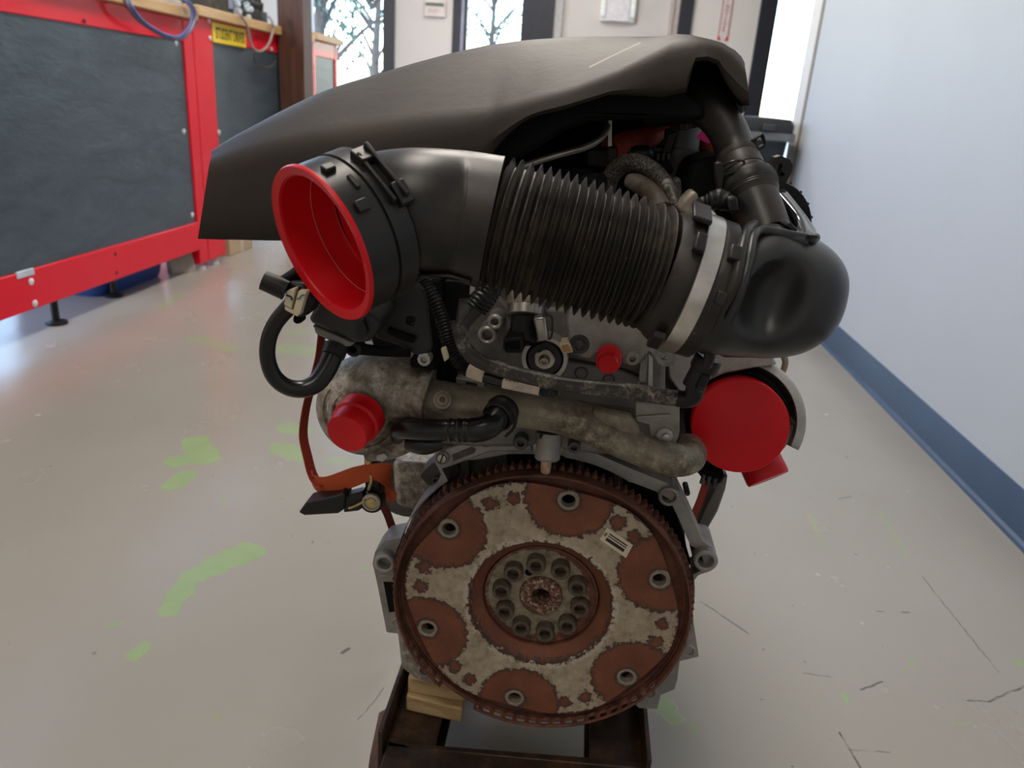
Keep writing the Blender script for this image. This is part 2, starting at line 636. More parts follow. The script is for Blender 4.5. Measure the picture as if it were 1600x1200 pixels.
# dark scratches
for (x0, y0, x1, y1, w) in ((1312, 1145, 1345, 1200, .0016), (1345, 1078, 1378, 1065, .0016), (1510, 1095, 1545, 1096, .001), (1545, 1096, 1600, 1072, .0016),
                            (1095, 940, 1170, 990, .0012), (560, 1125, 600, 1075, .0008), (535, 1020, 545, 1014, .003), (1326, 1172, 1390, 1175, .0007),
                            (1255, 1052, 1300, 1058, .0006), (1370, 955, 1420, 957, .0014), (1440, 900, 1560, 1050, .0008), (1310, 780, 1330, 776, .001)):
    a, b = AZ(x0, y0, 0), AZ(x1, y1, 0)
    d = b - a
    rel = M_floor.vmath('SUBTRACT', M_floor.vmath('ADD', fc, M_floor.vmath('MULTIPLY', _jit, (0.2, 0.2, 0))), (a.x, a.y, 0))
    t = M_floor.vmath('DOT_PRODUCT', rel, (d.x / d.length_squared, d.y / d.length_squared, 0), out=1)
    t = M_floor.math('MAXIMUM', M_floor.math('MINIMUM', t, 1.0), 0.0)
    k1 = M_floor.n.new('ShaderNodeVectorMath')
    k1.operation = 'SCALE'
    k1.inputs[0].default_value = (d.x, d.y, 0)
    M_floor.l.new(t, k1.inputs[3])
    dist = M_floor.vmath('LENGTH', M_floor.vmath('SUBTRACT', rel, k1.outputs[0]), out=1)
    m_ = M_floor.math('MULTIPLY', M_floor.step(M_floor.math('SUBTRACT', w, dist), -0.0004, 0.0004), M_floor.step(_mid, 0.4, 0.5))
    fcol = M_floor.mix(m_, fcol, (0.10, 0.10, 0.095))
M_floor.base(fcol)
M_floor.rough(M_floor.math('ADD', M_floor.math('MULTIPLY', M_floor.noise(5, 4, co=fc), 0.16), 0.17))
_h = M_floor.math('ADD', M_floor.noise(7, 3, co=fc), M_floor.math('MULTIPLY', M_floor.noise(90, 3, co=fc), 0.12))
M_floor.bump(M_floor.math('SUBTRACT', _h, M_floor.math('MULTIPLY', pmask, 0.25)), 0.25, 0.004)
floor_m = M_floor.m

wall_m = simple('pale_blue_white_paint', (0.53, 0.57, 0.615), 0.6, 0, 0.015, 3, 0.05, 120)
wallfar_m = simple('off_white_paint', (0.74, 0.71, 0.69), 0.6, 0, 0.02, 3)
ceil_m = simple('ceiling_white', (0.75, 0.75, 0.73), 0.8, 0, 0.03, 5)
frame_m = simple('dark_window_frame', (0.035, 0.037, 0.048), 0.4, 0.3, 0.1, 20)
trimw_m = simple('white_trim_paint', (0.72, 0.72, 0.72), 0.5, 0, 0.03, 8)
baseb_m = simple('blue_baseboard', (0.045, 0.085, 0.16), 0.35, 0, 0.06, 10)
door_m = simple('light_grey_door_paint', (0.60, 0.575, 0.565), 0.5, 0, 0.03, 6)
glass = Mat('window_glass', (1, 1, 1), 0.0)
glass.b.inputs['Transmission Weight'].default_value = 1.0
glass.b.inputs['IOR'].default_value = 1.02
glass_m = glass.m

YF, XL, XR, ZC, YB = 7.0, -2.45, 3.2, 2.9, -2.2
RX = 0.96                       # right wall plane
structure(MB().bx(XL - .2, XR + .2, YB - .2, YF + .2, -0.1, 0).obj('floor', floor_m, origin=(0, 0, 0)))
structure(MB().bx(XL - .2, XR + .2, YB - .2, YF + .2, ZC, ZC + 0.1).obj('ceiling', ceil_m))
structure(MB().bx(RX, RX + 0.14, YB, 3.99, 0, ZC).obj('wall_right', wall_m))
structure(MB().bx(RX - 0.006, RX - 0.0005, 3.835, 3.985, 0, ZC).obj('trim_1', trimw_m, bevel=0.002))
structure(MB().bx(RX - 0.004, RX - 0.0002, 3.80, 3.835, 0, ZC).obj('trim_2', simple('groove_shade_grey', (0.25, 0.23, 0.20), 0.7)))  # grey strip painted for the shadow gap beside the trim
structure(MB().bx(XL - .2, XR, YB - 0.12, YB, 0, ZC).obj('wall_back', wallfar_m))
structure(MB().bx(XR, XR + .15, YB, YF, 0, ZC).obj('wall_far_right', wall_m))
bb = MB()
prof = [(0, 0), (-0.014, 0.0), (-0.012, 0.008), (-0.006, 0.014), (-0.005, 0.095), (-0.003, 0.102), (0, 0.103)]
bb.loft([[Vector((RX + x, y, z)) for x, z in prof] for y in (YB, 3.8)], True, True, True)
structure(bb.obj('baseboard_right', baseb_m, smooth=25))


def fx(px, py=30):
    return A(px, py, YF).x


# far wall: pieces between the openings
FW = 0.16
cols = [(XL - .2, fx(470)), (fx(617, 45), fx(708, 40)), (fx(1080), fx(1180, 60)), (fx(1282) + 0.05, XR + .1)]
for k, (a, b) in enumerate(cols):
    structure(MB().bx(a, b, YF, YF + FW, 0, ZC).obj('wall_far' if k == 0 else 'wall_far.%03d' % k, wallfar_m))
wf = MB().bx(fx(470), fx(617, 45), YF, YF + FW, 2.45, ZC).bx(fx(708), fx(1080), YF, YF + FW, 2.3, ZC).bx(fx(1180, 60), fx(1282) + .05, YF, YF + FW, 2.45, ZC)
structure(wf.obj('wall_far_header', wallfar_m))
wf = MB().bx(fx(470), fx(617, 45), YF, YF + FW, 0, 0.35).bx(fx(708), fx(865), YF, YF + FW, 0, 0.2).bx(fx(1180, 60), fx(1282) + .05, YF, YF + FW, 0, 0.35)
structure(wf.obj('wall_far_sill', wallfar_m))


def far_window(idx, x0, x1, z0, z1, fl, fr):
    """window with its own frame and pane; fl, fr: widths of the dark jambs"""
    p = MB().bx(x0 + fl, x1 - fr, YF + 0.07, YF + 0.076, z0 + .04, z1 - .04)
    w = structure(MB().bx(x0, x0 + fl, YF - 0.02, YF + 0.12, z0, z1).bx(x1 - fr, x1, YF - 0.02, YF + 0.12, z0, z1)
                  .bx(x0 + fl, x1 - fr, YF - 0.02, YF + .12, z0, z0 + .05).bx(x0 + fl, x1 - fr, YF - .02, YF + .12, z1 - .05, z1)
                  .obj('window_%d' % idx, frame_m, bevel=0.004))
    p.obj('pane', glass_m, w)
    return w


far_window(1, fx(470), fx(617, 45), 0.35, 2.45, 0.05, fx(617, 45) - fx(599, 45))
w2 = far_window(2, fx(708), fx(866), 0.2, 2.3, fx(720) - fx(708), fx(866) - fx(815))
MB().bx(fx(720.5), fx(725.5), YF - 0.012, YF + 0.06, 0.25, 2.25).obj('glazing_bead', simple('lilac_grey_metal', (0.3, 0.3, 0.42), 0.35, 0.6), w2)
MB().bx(fx(725.5), fx(730), YF - 0.012, YF + 0.06, 0.25, 2.25).obj('gasket', black_m, w2)
far_window(3, fx(1180, 60), fx(1282) + .05, 0.35, 2.45, fx(1206, 20) - fx(1180, 20), 0.05)
# door with its light jambs, beside it a dark post
d = structure(MB().bx(fx(879), fx(1046), YF + 0.02, YF + 0.065, 0.02, 2.25).obj('door_1', door_m, bevel=0.003))
MB().bx(fx(866), fx(879), YF - 0.01, YF + .1, 0, 2.3).bx(fx(875.5), fx(879), YF - 0.022, YF - .008, 0, 2.27).obj('door_jamb', simple('grey_jamb_paint', (0.44, 0.43, 0.43), 0.5), d, bevel=0.002)
MB().bx(fx(1046), fx(1060), YF - 0.01, YF + .1, 0, 2.3).bx(fx(1046), fx(1051), YF - 0.022, YF - .008, 0, 2.27).obj('door_jamb', simple('warm_jamb_paint', (0.5, 0.44, 0.42), 0.5), d, bevel=0.002)
MB().lathe(Vector((fx(1036), YF + 0.02, 1.0)), (0, -1, 0), [(0.028, 0), (0.028, .012), (0.012, .014), (0.012, .05), (0.027, .055), (0.027, .08), (0, .085)], 20).obj('door_knob', steel_m, d)
structure(MB().bx(fx(1060), fx(1080.5), YF - 0.03, YF + 0.12, 0, 2.3).obj('trim_3', frame_m, bevel=0.004))

# left wall: storefront glazing over a low sill, pale piers between
for k, (y0, y1) in enumerate(((YB, 1.15), (3.3, 3.5), (5.6, YF))):
    structure(MB().bx(XL - 0.15, XL, y0, y1, 0, ZC).obj('wall_left' if k == 0 else 'wall_left.%03d' % k, wallfar_m))
structure(MB().bx(XL - 0.15, XL, 1.15, 5.6, 2.5, ZC).obj('wall_left_header', wallfar_m))
for k, (y0, y1) in enumerate(((1.15, 3.3), (3.5, 5.6))):
    w = structure(MB().bx(XL - .1, XL + .01, y0, y0 + .05, 0.0, 2.5).bx(XL - .1, XL + .01, y1 - .05, y1, 0.0, 2.5).bx(XL - .1, XL + .01, y0 + .05, y1 - .05, 0.0, .06)
                  .bx(XL - .1, XL + .01, y0 + .05, y1 - .05, 2.44, 2.5).bx(XL - .1, XL + .01, (y0 + y1) / 2 - .025, (y0 + y1) / 2 + .025, .06, 2.44)
                  .obj('window_%d' % (4 + k), frame_m, bevel=0.004))
    MB().bx(XL - .06, XL - .054, y0 + .05, y1 - .05, .06, 2.44).obj('pane', glass_m, w)

# outside: pale paving, a low bank and bare trees beyond the glass
structure(MB().bx(-40, 40, -30, 60, -0.3, -0.16).obj('ground_outside', simple('pale_paving', (0.55, 0.54, 0.52), 0.8, 0, 0.1, 1)))
bark_m = simple('pale_bark', (0.07, 0.065, 0.06), 0.8, 0, 0.3, 10)
leaf_m = simple('spring_foliage', (0.05, 0.10, 0.075), 0.7, 0, 0.3, 6)


def tree(x, y, h, seed, label):
    rnd = random.Random(seed)
    t = thing('tree', label, 'tree', (x, y, -0.16))
    mb = MB()
    mb.tube([(x, y, -.16, .16), (x + rnd.uniform(-.1, .1), y, h * .4, .11), (x + rnd.uniform(-.3, .3), y, h, .03)], seg=8, n=4)
    tips = []
    for k in range(16):
        z0 = h * rnd.uniform(.2, .8)
        a = rnd.uniform(0, 2 * PI)
        L = rnd.uniform(.6, 1.5)
        e = Vector((x + math.cos(a) * L, y + math.sin(a) * L, z0 + L * .9))
        mb.tube([(x, y, z0, .05), tuple((Vector((x, y, z0)) + e) / 2 + Vector((0, 0, .1))) + (.03,), tuple(e) + (.012,)], seg=6, n=3)
        tips.append(e)
    mb.obj('trunk', bark_m, t)
    lf = MB()
    for e in tips:
        for k in range(60):
            c = e + Vector((rnd.gauss(0, .35), rnd.gauss(0, .35), rnd.gauss(0, .3)))
            u = Vector((rnd.uniform(-1, 1), rnd.uniform(-1, 1), rnd.uniform(-1, 1))).normalized()
            v = perp(u)[0]
            s_ = rnd.uniform(.04, .08)
            lf.add([c - u * s_, c + v * s_ * .5, c + u * s_, c - v * s_ * .5], [(0, 1, 2, 3)])
    o = lf.obj('foliage', leaf_m, t)
    o['kind'] = 'stuff'


tree(-4.75, 14.0, 4.2, 1, 'bleached tree seen through the left window of the far wall, nearer the post')
tree(-6.1, 22.0, 4.6, 2, 'bleached tree seen through the left window of the far wall, nearer the dark frame')
tree(-3.6, 28.0, 5.0, 3, 'faint tree seen through the narrow glass left of the grey door')

# ------------------------------------------------------------------ benches on the left
benchred_m = simple('red_bench_paint', (0.76, 0.006, 0.025), 0.25, 0, 0.03, 8, 0.0, spec=0.35)
M_panel = Mat('dark_stained_plywood', (0.05, 0.06, 0.07), 0.28)
_v = M_panel.vmath('MULTIPLY', M_panel.co, (1, 1.3, 5))
_n = M_panel.noise(2.6, 4, 0.6, co=_v, dist=1.2)
M_panel.base(M_panel.ramp(_n, [(0.3, (0.038, 0.054, 0.070)), (0.6, (0.060, 0.082, 0.102)), (0.8, (0.085, 0.112, 0.135))]))
_wv = M_panel.n.new('ShaderNodeTexWave')
_wv.inputs['Scale'].default_value = 7
_wv.inputs['Distortion'].default_value = 7
_wv.inputs['Detail'].default_value = 3
M_panel.l.new(_v, _wv.inputs['Vector'])
M_panel.bump(M_panel.math('ADD', _wv.outputs[1], M_panel.noise(60, 3, co=_v)), 0.3, 0.0015)
panel_m = M_panel.m
M_top = Mat('varnished_worktop_wood', (0.6, 0.38, 0.17), 0.4)
_v = M_top.vmath('MULTIPLY', M_top.co, (20, 1.5, 20))
_n = M_top.noise(3, 5, 0.6, co=_v)
M_top.base(M_top.ramp(_n, [(0.3, (0.50, 0.30, 0.13)), (0.7, (0.68, 0.46, 0.23))]))
top_m = M_top.m
bolt_m = simple('bright_screw_head', (0.8, 0.78, 0.77), 0.25, 0.5)
BX = -1.645


def screw(p, par, axis=(1, 0, 0), r=0.011):
    MB().lathe(p, axis, [(r, 0), (r, .003), (r * .6, .0065), (0, .0075)], 14).obj('screw', bolt_m, par)


def bench(name, label, y0, y1, ztop, post_w, rails=True):
    D = 0.72
    t = thing(name, label, 'workbench', (BX - D / 2, (y0 + y1) / 2, 0), 'red workbenches along the left side')
    MB().bx(BX - D, BX + 0.03, y0 + .001, y1 - .001, ztop - 0.04, ztop).obj('worktop', top_m, t, bevel=0.004)
    zr = ztop - 0.04
    # L shaped corner posts with levelling glides
    for ya, yb in ((y0, y0 + post_w), (y1 - post_w, y1)):
        for xa, xb in ((BX - .045, BX), (BX - D, BX - D + .045)):
            front = xa > BX - .1
            p = MB().bx(xa, xb, ya, yb, 0.03, zr)
            p.obj('post', benchred_m, t, bevel=0.003)
            MB().lathe(Vector(((xa + xb) / 2, (ya + yb) / 2, 0)), (0, 0, 1), [(0, 0), (.024, 0), (.024, .012), (.008, .016), (.008, .034), (0, .034)], 14).obj('glide', simple('pale_glide', (.5, .5, .5), .4), t)
    MB().bx(BX - .030, BX - .002, y0 + post_w - .01, y1 - post_w + .01, ztop - .125, zr).obj('top_rail', benchred_m, t, bevel=0.003)
    MB().bx(BX - D, BX - D + .02, y0 + post_w - .01, y1 - post_w + .01, ztop - .125, zr).obj('back_rail', benchred_m, t, bevel=0.003)
    MB().bx(BX - .022, BX - .008, y0 + post_w - .004, y1 - post_w + .004, 0.205, ztop - .118).obj('panel', panel_m, t, bevel=0.001)
    return t


b1 = bench('workbench', 'red framed workbench nearest the camera with a dark plywood front panel', 0.95, 3.245, 1.05, 0.075)
MB().bx(BX - .030, BX + .001, 1.02, 3.19, 0.093, 0.213).obj('bottom_rail', benchred_m, b1, bevel=0.003)
for px, py in ((288, 25), (290, 55), (278, 68), (290, 206), (303, 336), (48, 440), (54, 474)):
    p = AX(px, py, BX)
    screw(Vector((BX - (0.009 if 60 < py < 340 else 0), p.y, p.z)), b1)
for px, py in ((180, 397), (182, 426), (132, 33)):
    p = AX(px, py, BX + .001)
    MB().lathe(p, (1, 0, 0), [(.007, 0), (.007, .001), (0, .0012)], 10).obj('rail_hole', simple('dark_hole', (.02, .003, .004), .6), b1)
_p = AX(42, 428, BX)
MB().bx(BX - .004, BX + .004, _p.y - .045, _p.y + .03, _p.z - .008, _p.z + .014).obj('panel_clip', simple('clear_plastic_tab', (.55, .62, .72), .2), b1, bevel=.003)
for px, py0, py1, sx in ((97, 470, 507, -1.663), (177, 440, 463, -1.729)):
    q = AZ((102 if px == 97 else 178), py1, 0)
    MB().lathe(Vector((q.x - (.03 if px == 97 else 0), q.y, 0)), (0, 0, 1), [(0, 0), (.034, 0), (.034, .008), (.012, .016), (.012, .25), (0, .25)], 16).obj('support_leg', black_m, b1)
b2 = bench('workbench', 'red framed workbench in the middle with the yellow plate on its rail', 3.25, 4.62, 1.07, 0.165)
for px, py in ((326, 32), (328, 60), (342, 207), (424, 77)):
    p = AX(px, py, BX)
    screw(p, b2)
MB().bx(BX - .4, BX - .05, 3.44, 3.50, 0.03, 0.22).obj('lower_box', benchred_m, b2, bevel=.003)
b3 = bench('workbench', 'washed-out workbench end by the far left window, behind the brown post', 4.66, 5.12, 1.09, 0.05)

# yellow plate with lettering on the rail of the second bench
sg = []
c0, c1, c2, c3 = (AX(331, 38, BX + .002), AX(383, 42, BX + .002), AX(384, 72, BX + .002), AX(333, 69, BX + .002))
y0, y1 = (c0.y + c3.y) / 2, (c1.y + c2.y) / 2
z0, z1 = (c2.z + c3.z) / 2, (c0.z + c1.z) / 2
st = thing('warning_sign', 'yellow STUDENT DRIVER plate on the red rail of the middle bench', 'sign', (BX, (y0 + y1) / 2, z0))
MB().bx(BX - .001, BX + .003, y0, y1, z0, z1).obj('plate', simple('yellow_plate', (.80, .58, .01), .4, 0, .04), st, bevel=.001)


def text(body, name, par, mat, origin, ex, ez, width, height, thick=0.0006, vertical=False):
    """flat lettering: ex runs along the line, ez up"""
    cu = bpy.data.curves.new(name, 'FONT')
    cu.body = body
    cu.align_x = 'CENTER'
    cu.align_y = 'CENTER'
    cu.offset = 0.016
    if vertical:
        cu.space_line = 0.78
    to = bpy.data.objects.new(name, cu)
    COL.objects.link(to)
    dg = bpy.context.evaluated_depsgraph_get()
    me = bpy.data.meshes.new_from_object(to.evaluated_get(dg))
    bpy.data.objects.remove(to)
    co_ = np.array([tuple(v.co) for v in me.vertices])
    mn, mx = co_.min(0), co_.max(0)
    sx = width / (mx[0] - mn[0])
    sy = height / (mx[1] - mn[1])
    cx, cy = (mn[0] + mx[0]) / 2, (mn[1] + mx[1]) / 2
    mb = MB()
    mb.add([origin + ex * (p[0] - cx) * sx + ez * (p[1] - cy) * sy for p in co_], [tuple(f.vertices) for f in me.polygons])
    o = mb.obj(name, mat, par)
    m = o.modifiers.new('thickness', 'SOLIDIFY')
    m.thickness = thick
    return o


text('STUDENT DRIVER', 'lettering', st, simple('black_lettering', (.06, .045, .01), .5), Vector((BX + .0038, (y0 + y1) / 2 + .01, (z0 + z1) / 2)), Vector((0, 1, 0)), Vector((0, 0, 1)), (y1 - y0) * .88, (z1 - z0) * .56)

# cables hanging over the bench edge
cable_m = simple('grey_violet_cable', (0.13, 0.13, 0.22), 0.4)


def hang(pts, X, r, mat, name, label):
    mb = MB()
    mb.tube([tuple(AX(x, y, X + dx)) + (r,) for x, y, dx in pts], seg=8, n=6)
    return tag(mb.obj(name, mat), label, 'cable')


hang(((192, -14, .01), (200, 8, .045), (216, 30, .05), (240, 47, .05), (262, 58, .05), (280, 60, .05), (296, 48, .05), (304, 30, .05), (303, 14, .05), (292, 0, .045), (285, -8, .01)), BX, 0.008, cable_m, 'hanging_cable', 'grey violet cable looping down over the red rail of the nearest bench')
hang(((196, -14, .01), (205, 8, .055), (222, 31, .062), (243, 46, .062), (262, 55, .062), (279, 57, .062), (294, 44, .062), (299, 29, .062), (299, 14, .062), (288, 0, .05), (282, -8, .01)), BX, 0.005, simple('blue_cable', (0.10, 0.13, 0.38), 0.4), 'hanging_cable', 'thin blue cable running inside the grey violet loop on the nearest bench')
clear_m = simple('pale_grey_wire', (0.30, 0.25, 0.23), 0.4)
hang(((370, 12, .01), (376, 24, .04), (386, 40, .045), (390, 60, .045), (396, 76, .045), (408, 80, .045), (420, 68, .045), (426, 48, .045), (425, 34, .045), (420, 26, .02)), BX, 0.006, clear_m, 'hanging_cable', 'pale grey wire loop hanging beside the yellow plate')
hang(((398, 80, .03), (397, 92, .035), (402, 101, .035), (414, 106, .035), (424, 104, .035), (431, 96, .03)), BX, 0.004, simple('dark_green_wire', (0.03, 0.035, 0.02), 0.4), 'hanging_cable', 'thin dark wire loop hanging lowest, next to the brown post')

# clutter on the worktops
def lump(c, size, mat, name, label, cat, seed, group=None):
    rnd = random.Random(seed)
    mb = MB()
    a, b, d = size
    mb.bx(c[0] - a / 2, c[0] + a / 2, c[1] - b / 2, c[1] + b / 2, c[2], c[2] + d * .5)
    for k in range(4):
        x = c[0] + rnd.uniform(-.3, .3) * a
        y = c[1] + rnd.uniform(-.3, .3) * b
        mb.lathe(Vector((x, y, c[2] + d * .45)), (rnd.uniform(-.3, .3), rnd.uniform(-.3, .3), 1), [(a * .2, 0), (a * .2, d * .4), (a * .12, d * .42), (a * .12, d * .55), (0, d * .55)], 12)
    return tag(mb.obj(name, mat, bevel=.004), label, cat)


tag(MB().bx(BX - .30, BX - .02, 2.80, 3.22, 1.0502, 1.078).obj('flat_case', simple('grey_case_plastic', (.45, .42, .38), .4), bevel=.006), 'flat pale case lying at the front edge of the nearest bench top', 'case')
lump((BX - .2, 3.43, 1.0702), (.22, .24, .13), darksteel_m, 'engine_part', 'dark lumpy metal part on the middle bench above the yellow plate', 'part', 3)
lump((BX - .26, 3.75, 1.0702), (.25, .28, .2), castdark_m, 'engine_part', 'dark grey metal part standing behind the yellow plate on the middle bench', 'part', 4)
lump((BX - .12, 4.06, 1.0702), (.16, .12, .12), darksteel_m, 'engine_part', 'small dark part on the middle bench touching the brown post', 'part', 5)
lump((BX - .45, 3.2, 1.0702), (.25, .3, .26), deep_m, 'engine_part', 'black part farther back on the middle bench above the nearer red post', 'part', 6)
gj = Mat('clear_crystal_plastic', (0.85, 0.95, 0.97), 0.05)
gj.b.inputs['Transmission Weight'].default_value = 0.7
gj = gj.m
jt = thing('bottle_cluster', 'glittering clear plastic pieces heaped at the front of the middle bench', 'plastic pieces', (BX - .07, 3.87, 1.07))
rnd = random.Random(3)
for k in range(14):
    r_ = .014
    p = Vector((BX - .07 + rnd.uniform(-.04, .04), 3.87 + rnd.uniform(-.05, .05), 1.07 + .013 + .02 * (k // 3)))
    MB().lathe(p, (rnd.uniform(-1, 1), rnd.uniform(-1, 1), rnd.uniform(-1, 1)), [(0, -r_), (r_ * .8, -r_ * .7), (r_, 0), (r_ * .8, r_ * .7), (0, r_)], 8).obj('bead', gj, jt, smooth=10)

# things under and beside the benches
tb = thing('storage_tub', 'blue plastic tub on the floor under the nearest bench', 'tub', (-1.93, 2.83, 0))
mb = MB()


def rrect(cx, cy, a, b, r, z, n=5):
    out = []
    for sx, sy, ph in ((1, 1, 0), (-1, 1, PI / 2), (-1, -1, PI), (1, -1, 1.5 * PI)):
        for k in range(n + 1):
            t = ph + PI / 2 * k / n
            out.append(Vector((cx + sx * (a / 2 - r) + math.cos(t) * r, cy + sy * (b / 2 - r) + math.sin(t) * r, z)))
    return out


mb.loft([rrect(-1.93, 2.83, .36, .42, .05, 0.0), rrect(-1.93, 2.83, .38, .44, .06, .02), rrect(-1.93, 2.83, .44, .50, .07, .26), rrect(-1.93, 2.83, .43, .49, .07, .26), rrect(-1.93, 2.83, .36, .42, .05, .02)], True, True, True)
mb.obj('body', simple('blue_tub_plastic', (.008, .045, .22), .35), tb)
MB().loft([rrect(-1.93, 2.83, .47, .53, .075, .245), rrect(-1.93, 2.83, .48, .54, .08, .262), rrect(-1.93, 2.83, .46, .52, .07, .27), rrect(-1.93, 2.83, .42, .48, .06, .262)], True).obj('rim', simple('blue_rim_plastic', (.01, .055, .25), .35), tb)
tag(MB().prism([Vector((-1.72, 3.06, 0)), Vector((-1.66, 3.16, 0)), Vector((-1.70, 3.17, .16)), Vector((-1.75, 3.09, .17))], (-.03, .02, 0)).obj('cardboard_scrap', simple('grey_cardboard', (.32, .28, .24), .8), bevel=.002), 'grey cardboard scrap leaning beside the blue tub and red post', 'cardboard')
cb = thing('cardboard_box', 'brown cardboard box on the floor under the middle bench', 'box', (BX - .2, 3.64, 0))
MB().bx(BX - .35, BX - .03, 3.52, 3.78, 0, .17).obj('carton', simple('brown_cardboard', (.47, .34, .22), .8, 0, .06, 8), cb, bevel=.003)
MB().bx(BX - .352, BX - .028, 3.63, 3.67, -.0 + .001, .1715).obj('packing_tape', simple('pale_tape', (.55, .45, .34), .35), cb)

# brown timber post standing in the room
M_post = Mat('dark_stained_timber', (0.09, 0.04, 0.025), 0.5)
_v = M_post.vmath('MULTIPLY', M_post.co, (14, 14, 1.2))
_n = M_post.noise(3, 5, 0.6, co=_v, dist=0.5)
_k = M_post.noise(3.0, 1, 0.3, co=M_post.vmath('MULTIPLY', M_post.co, (2.4, 2.4, 1.6)))
M_post.base(M_post.mix(M_post.step(_k, .68, .72), M_post.ramp(_n, [(0.3, (0.065, 0.026, 0.016)), (0.7, (0.12, 0.052, 0.032))]), (.025, .01, .008)))
structure(MB().bx(-1.635, -1.503, 4.12, 4.26, 0, ZC).obj('trim_4', M_post.m, bevel=.004))

# thermostat and the things on the far wall
tp0, tp1 = A(664, 3, YF), A(697, 28, YF)
th = thing('wall_thermostat', 'small white wall thermostat with a dark display left of the grey door', 'thermostat', ((tp0.x + tp1.x) / 2, YF, tp1.z))
a, b, c, d_ = tp0.x, tp1.x, tp1.z, tp0.z + .015
MB().bx(a, b, YF - .03, YF, c, d_).obj('housing', simple('white_device_plastic', (.78, .70, .68), .4), th, bevel=.008, seg=3)
MB().bx(a + .012, b - .015, YF - .034, YF - .028, c + (d_ - c) * .64, c + (d_ - c) * .84).obj('display', simple('green_grey_lcd', (.10, .14, .12), .2), th)
for k in range(6):
    MB().bx(a + .035 + k * .014, a + .042 + k * .014, YF - .033, YF - .029, c + (d_ - c) * .25, c + (d_ - c) * .5).obj('vent_slot', simple('beige_slot', (.6, .5, .45), .5), th)
pa, pb = A(937, 33, YF), A(992, 33, YF)
ph = thing('paper_holder', 'white document holder fixed on the grey door', 'holder', ((pa.x + pb.x) / 2, YF, pa.z))
a, b, c = pa.x, pb.x, pa.z
MB().bx(a, b, YF - .012, YF + .02, c, c + .33).obj('back_plate', simple('holder_white', (.8, .8, .82), .35), ph, bevel=.01, seg=3)
MB().bx(a + .05, b - .05, YF - .028, YF - .010, c + .004, c + .24).obj('pocket', simple('holder_pocket', (.72, .71, .76), .3), ph, bevel=.004)
gw = simple('glossy_white', (.85, .92, .92), .2)
MB().bx(a, a + .045, YF - .034, YF - .01, c + .03, c + .33).obj('side_lug', gw, ph, bevel=.012, seg=3)
MB().bx(b - .045, b, YF - .034, YF - .01, c + .03, c + .33).obj('side_lug', gw, ph, bevel=.012, seg=3)

# tall extinguisher plate: red edge, red letters down, arrow at the foot
ea, eb = A(1120.5, 63, YF - .004), A(1137, 63, YF - .004)
ex0, ex1, ez0 = ea.x, eb.x, ea.z
ext = thing('extinguisher_sign', 'tall white and red fire extinguisher plate with a down arrow right of the door', 'sign', ((ex0 + ex1) / 2, YF, ez0))
signw = simple('sign_white', (.75, .70, .72), .4)
signr = simple('sign_red', (.62, .02, .02), .4)
MB().bx(ex0, ex1, YF - .004, YF, ez0, ez0 + .52).obj('plate', signw, ext)
wd = ex1 - ex0
MB().bx(ex0, ex0 + wd * .13, YF - .006, YF - .003, ez0 + .05, ez0 + .52).bx(ex1 - wd * .13, ex1, YF - .006, YF - .003, ez0 + .05, ez0 + .52).obj('red_border', simple('faded_red', (.55, .25, .22), .4), ext)
for s_ in (0, 1):
    x_ = ex0 if s_ == 0 else ex1
    q = 1 if s_ == 0 else -1
    MB().prism([Vector((x_, YF - .004, ez0 + .055)), Vector((x_, YF - .004, ez0)), Vector((x_ + q * wd * .35, YF - .004, ez0))], (0, -.002, 0)).obj('arrow_corner', signr, ext)
text('\n'.join('FIRE EXTINGUISHER'), 'lettering', ext, simple('red_letter', (.5, .12, .10), .4), Vector(((ex0 + ex1) / 2, YF - .0045, ez0 + .06 + .225)), Vector((1, 0, 0)), Vector((0, 0, 1)), wd * .34, .44, vertical=True)

# dark bin with a lipped lid beyond the engine
bn = thing('storage_bin', 'dark grey plastic bin with a lipped lid beyond the engine by the white wall', 'bin', (.66, 3.9, 0))
bd = simple('dark_bin_plastic', (.010, .014, .018), .4)
MB().loft([rrect(.66, 3.92, .36, .36, .04, 0.0), rrect(.66, 3.92, .46, .46, .05, .70)], True, True, True).obj('body', bd, bn)
MB().loft([rrect(.66, 3.92, .50, .50, .05, .70), rrect(.66, 3.92, .51, .51, .05, .705), rrect(.66, 3.92, .51, .51, .05, .735), rrect(.66, 3.92, .48, .48, .05, .735)], True, True, True).obj('rim', simple('pale_rim', (.16, .17, .17), .5), bn)
MB().loft([rrect(.66, 3.92, .49, .49, .05, .735), rrect(.66, 3.92, .49, .49, .05, .77), rrect(.66, 3.92, .46, .46, .05, .795), rrect(.66, 3.92, .3, .3, .05, .80)], True, True, True).obj('lid', simple('lid_plastic', (.014, .014, .015), .5), bn)
MB().box((.78, 3.655, .755), (.05, .03, .03)).obj('latch', simple('latch_plastic', (.03, .032, .035), .5), bn, bevel=.006)

# ------------------------------------------------------------------ the engine
ENG = thing('car_engine', 'greasy four-cylinder car engine with black top cover and rusty flywheel on a steel dolly', 'engine', (-0.005, 0.85, 0.17))
FC = Vector((-0.005, 0.61, CAM_H - 0.4447))      # flywheel centre, plane of the plate
PH = 1.42596
HOLES = [PH - k * PI / 3 for k in range(6)]
NY = Vector((0, -1, 0))


def pol(r, a, Y):
    return Vector((FC.x + r * math.cos(a), Y, FC.z + r * math.sin(a)))


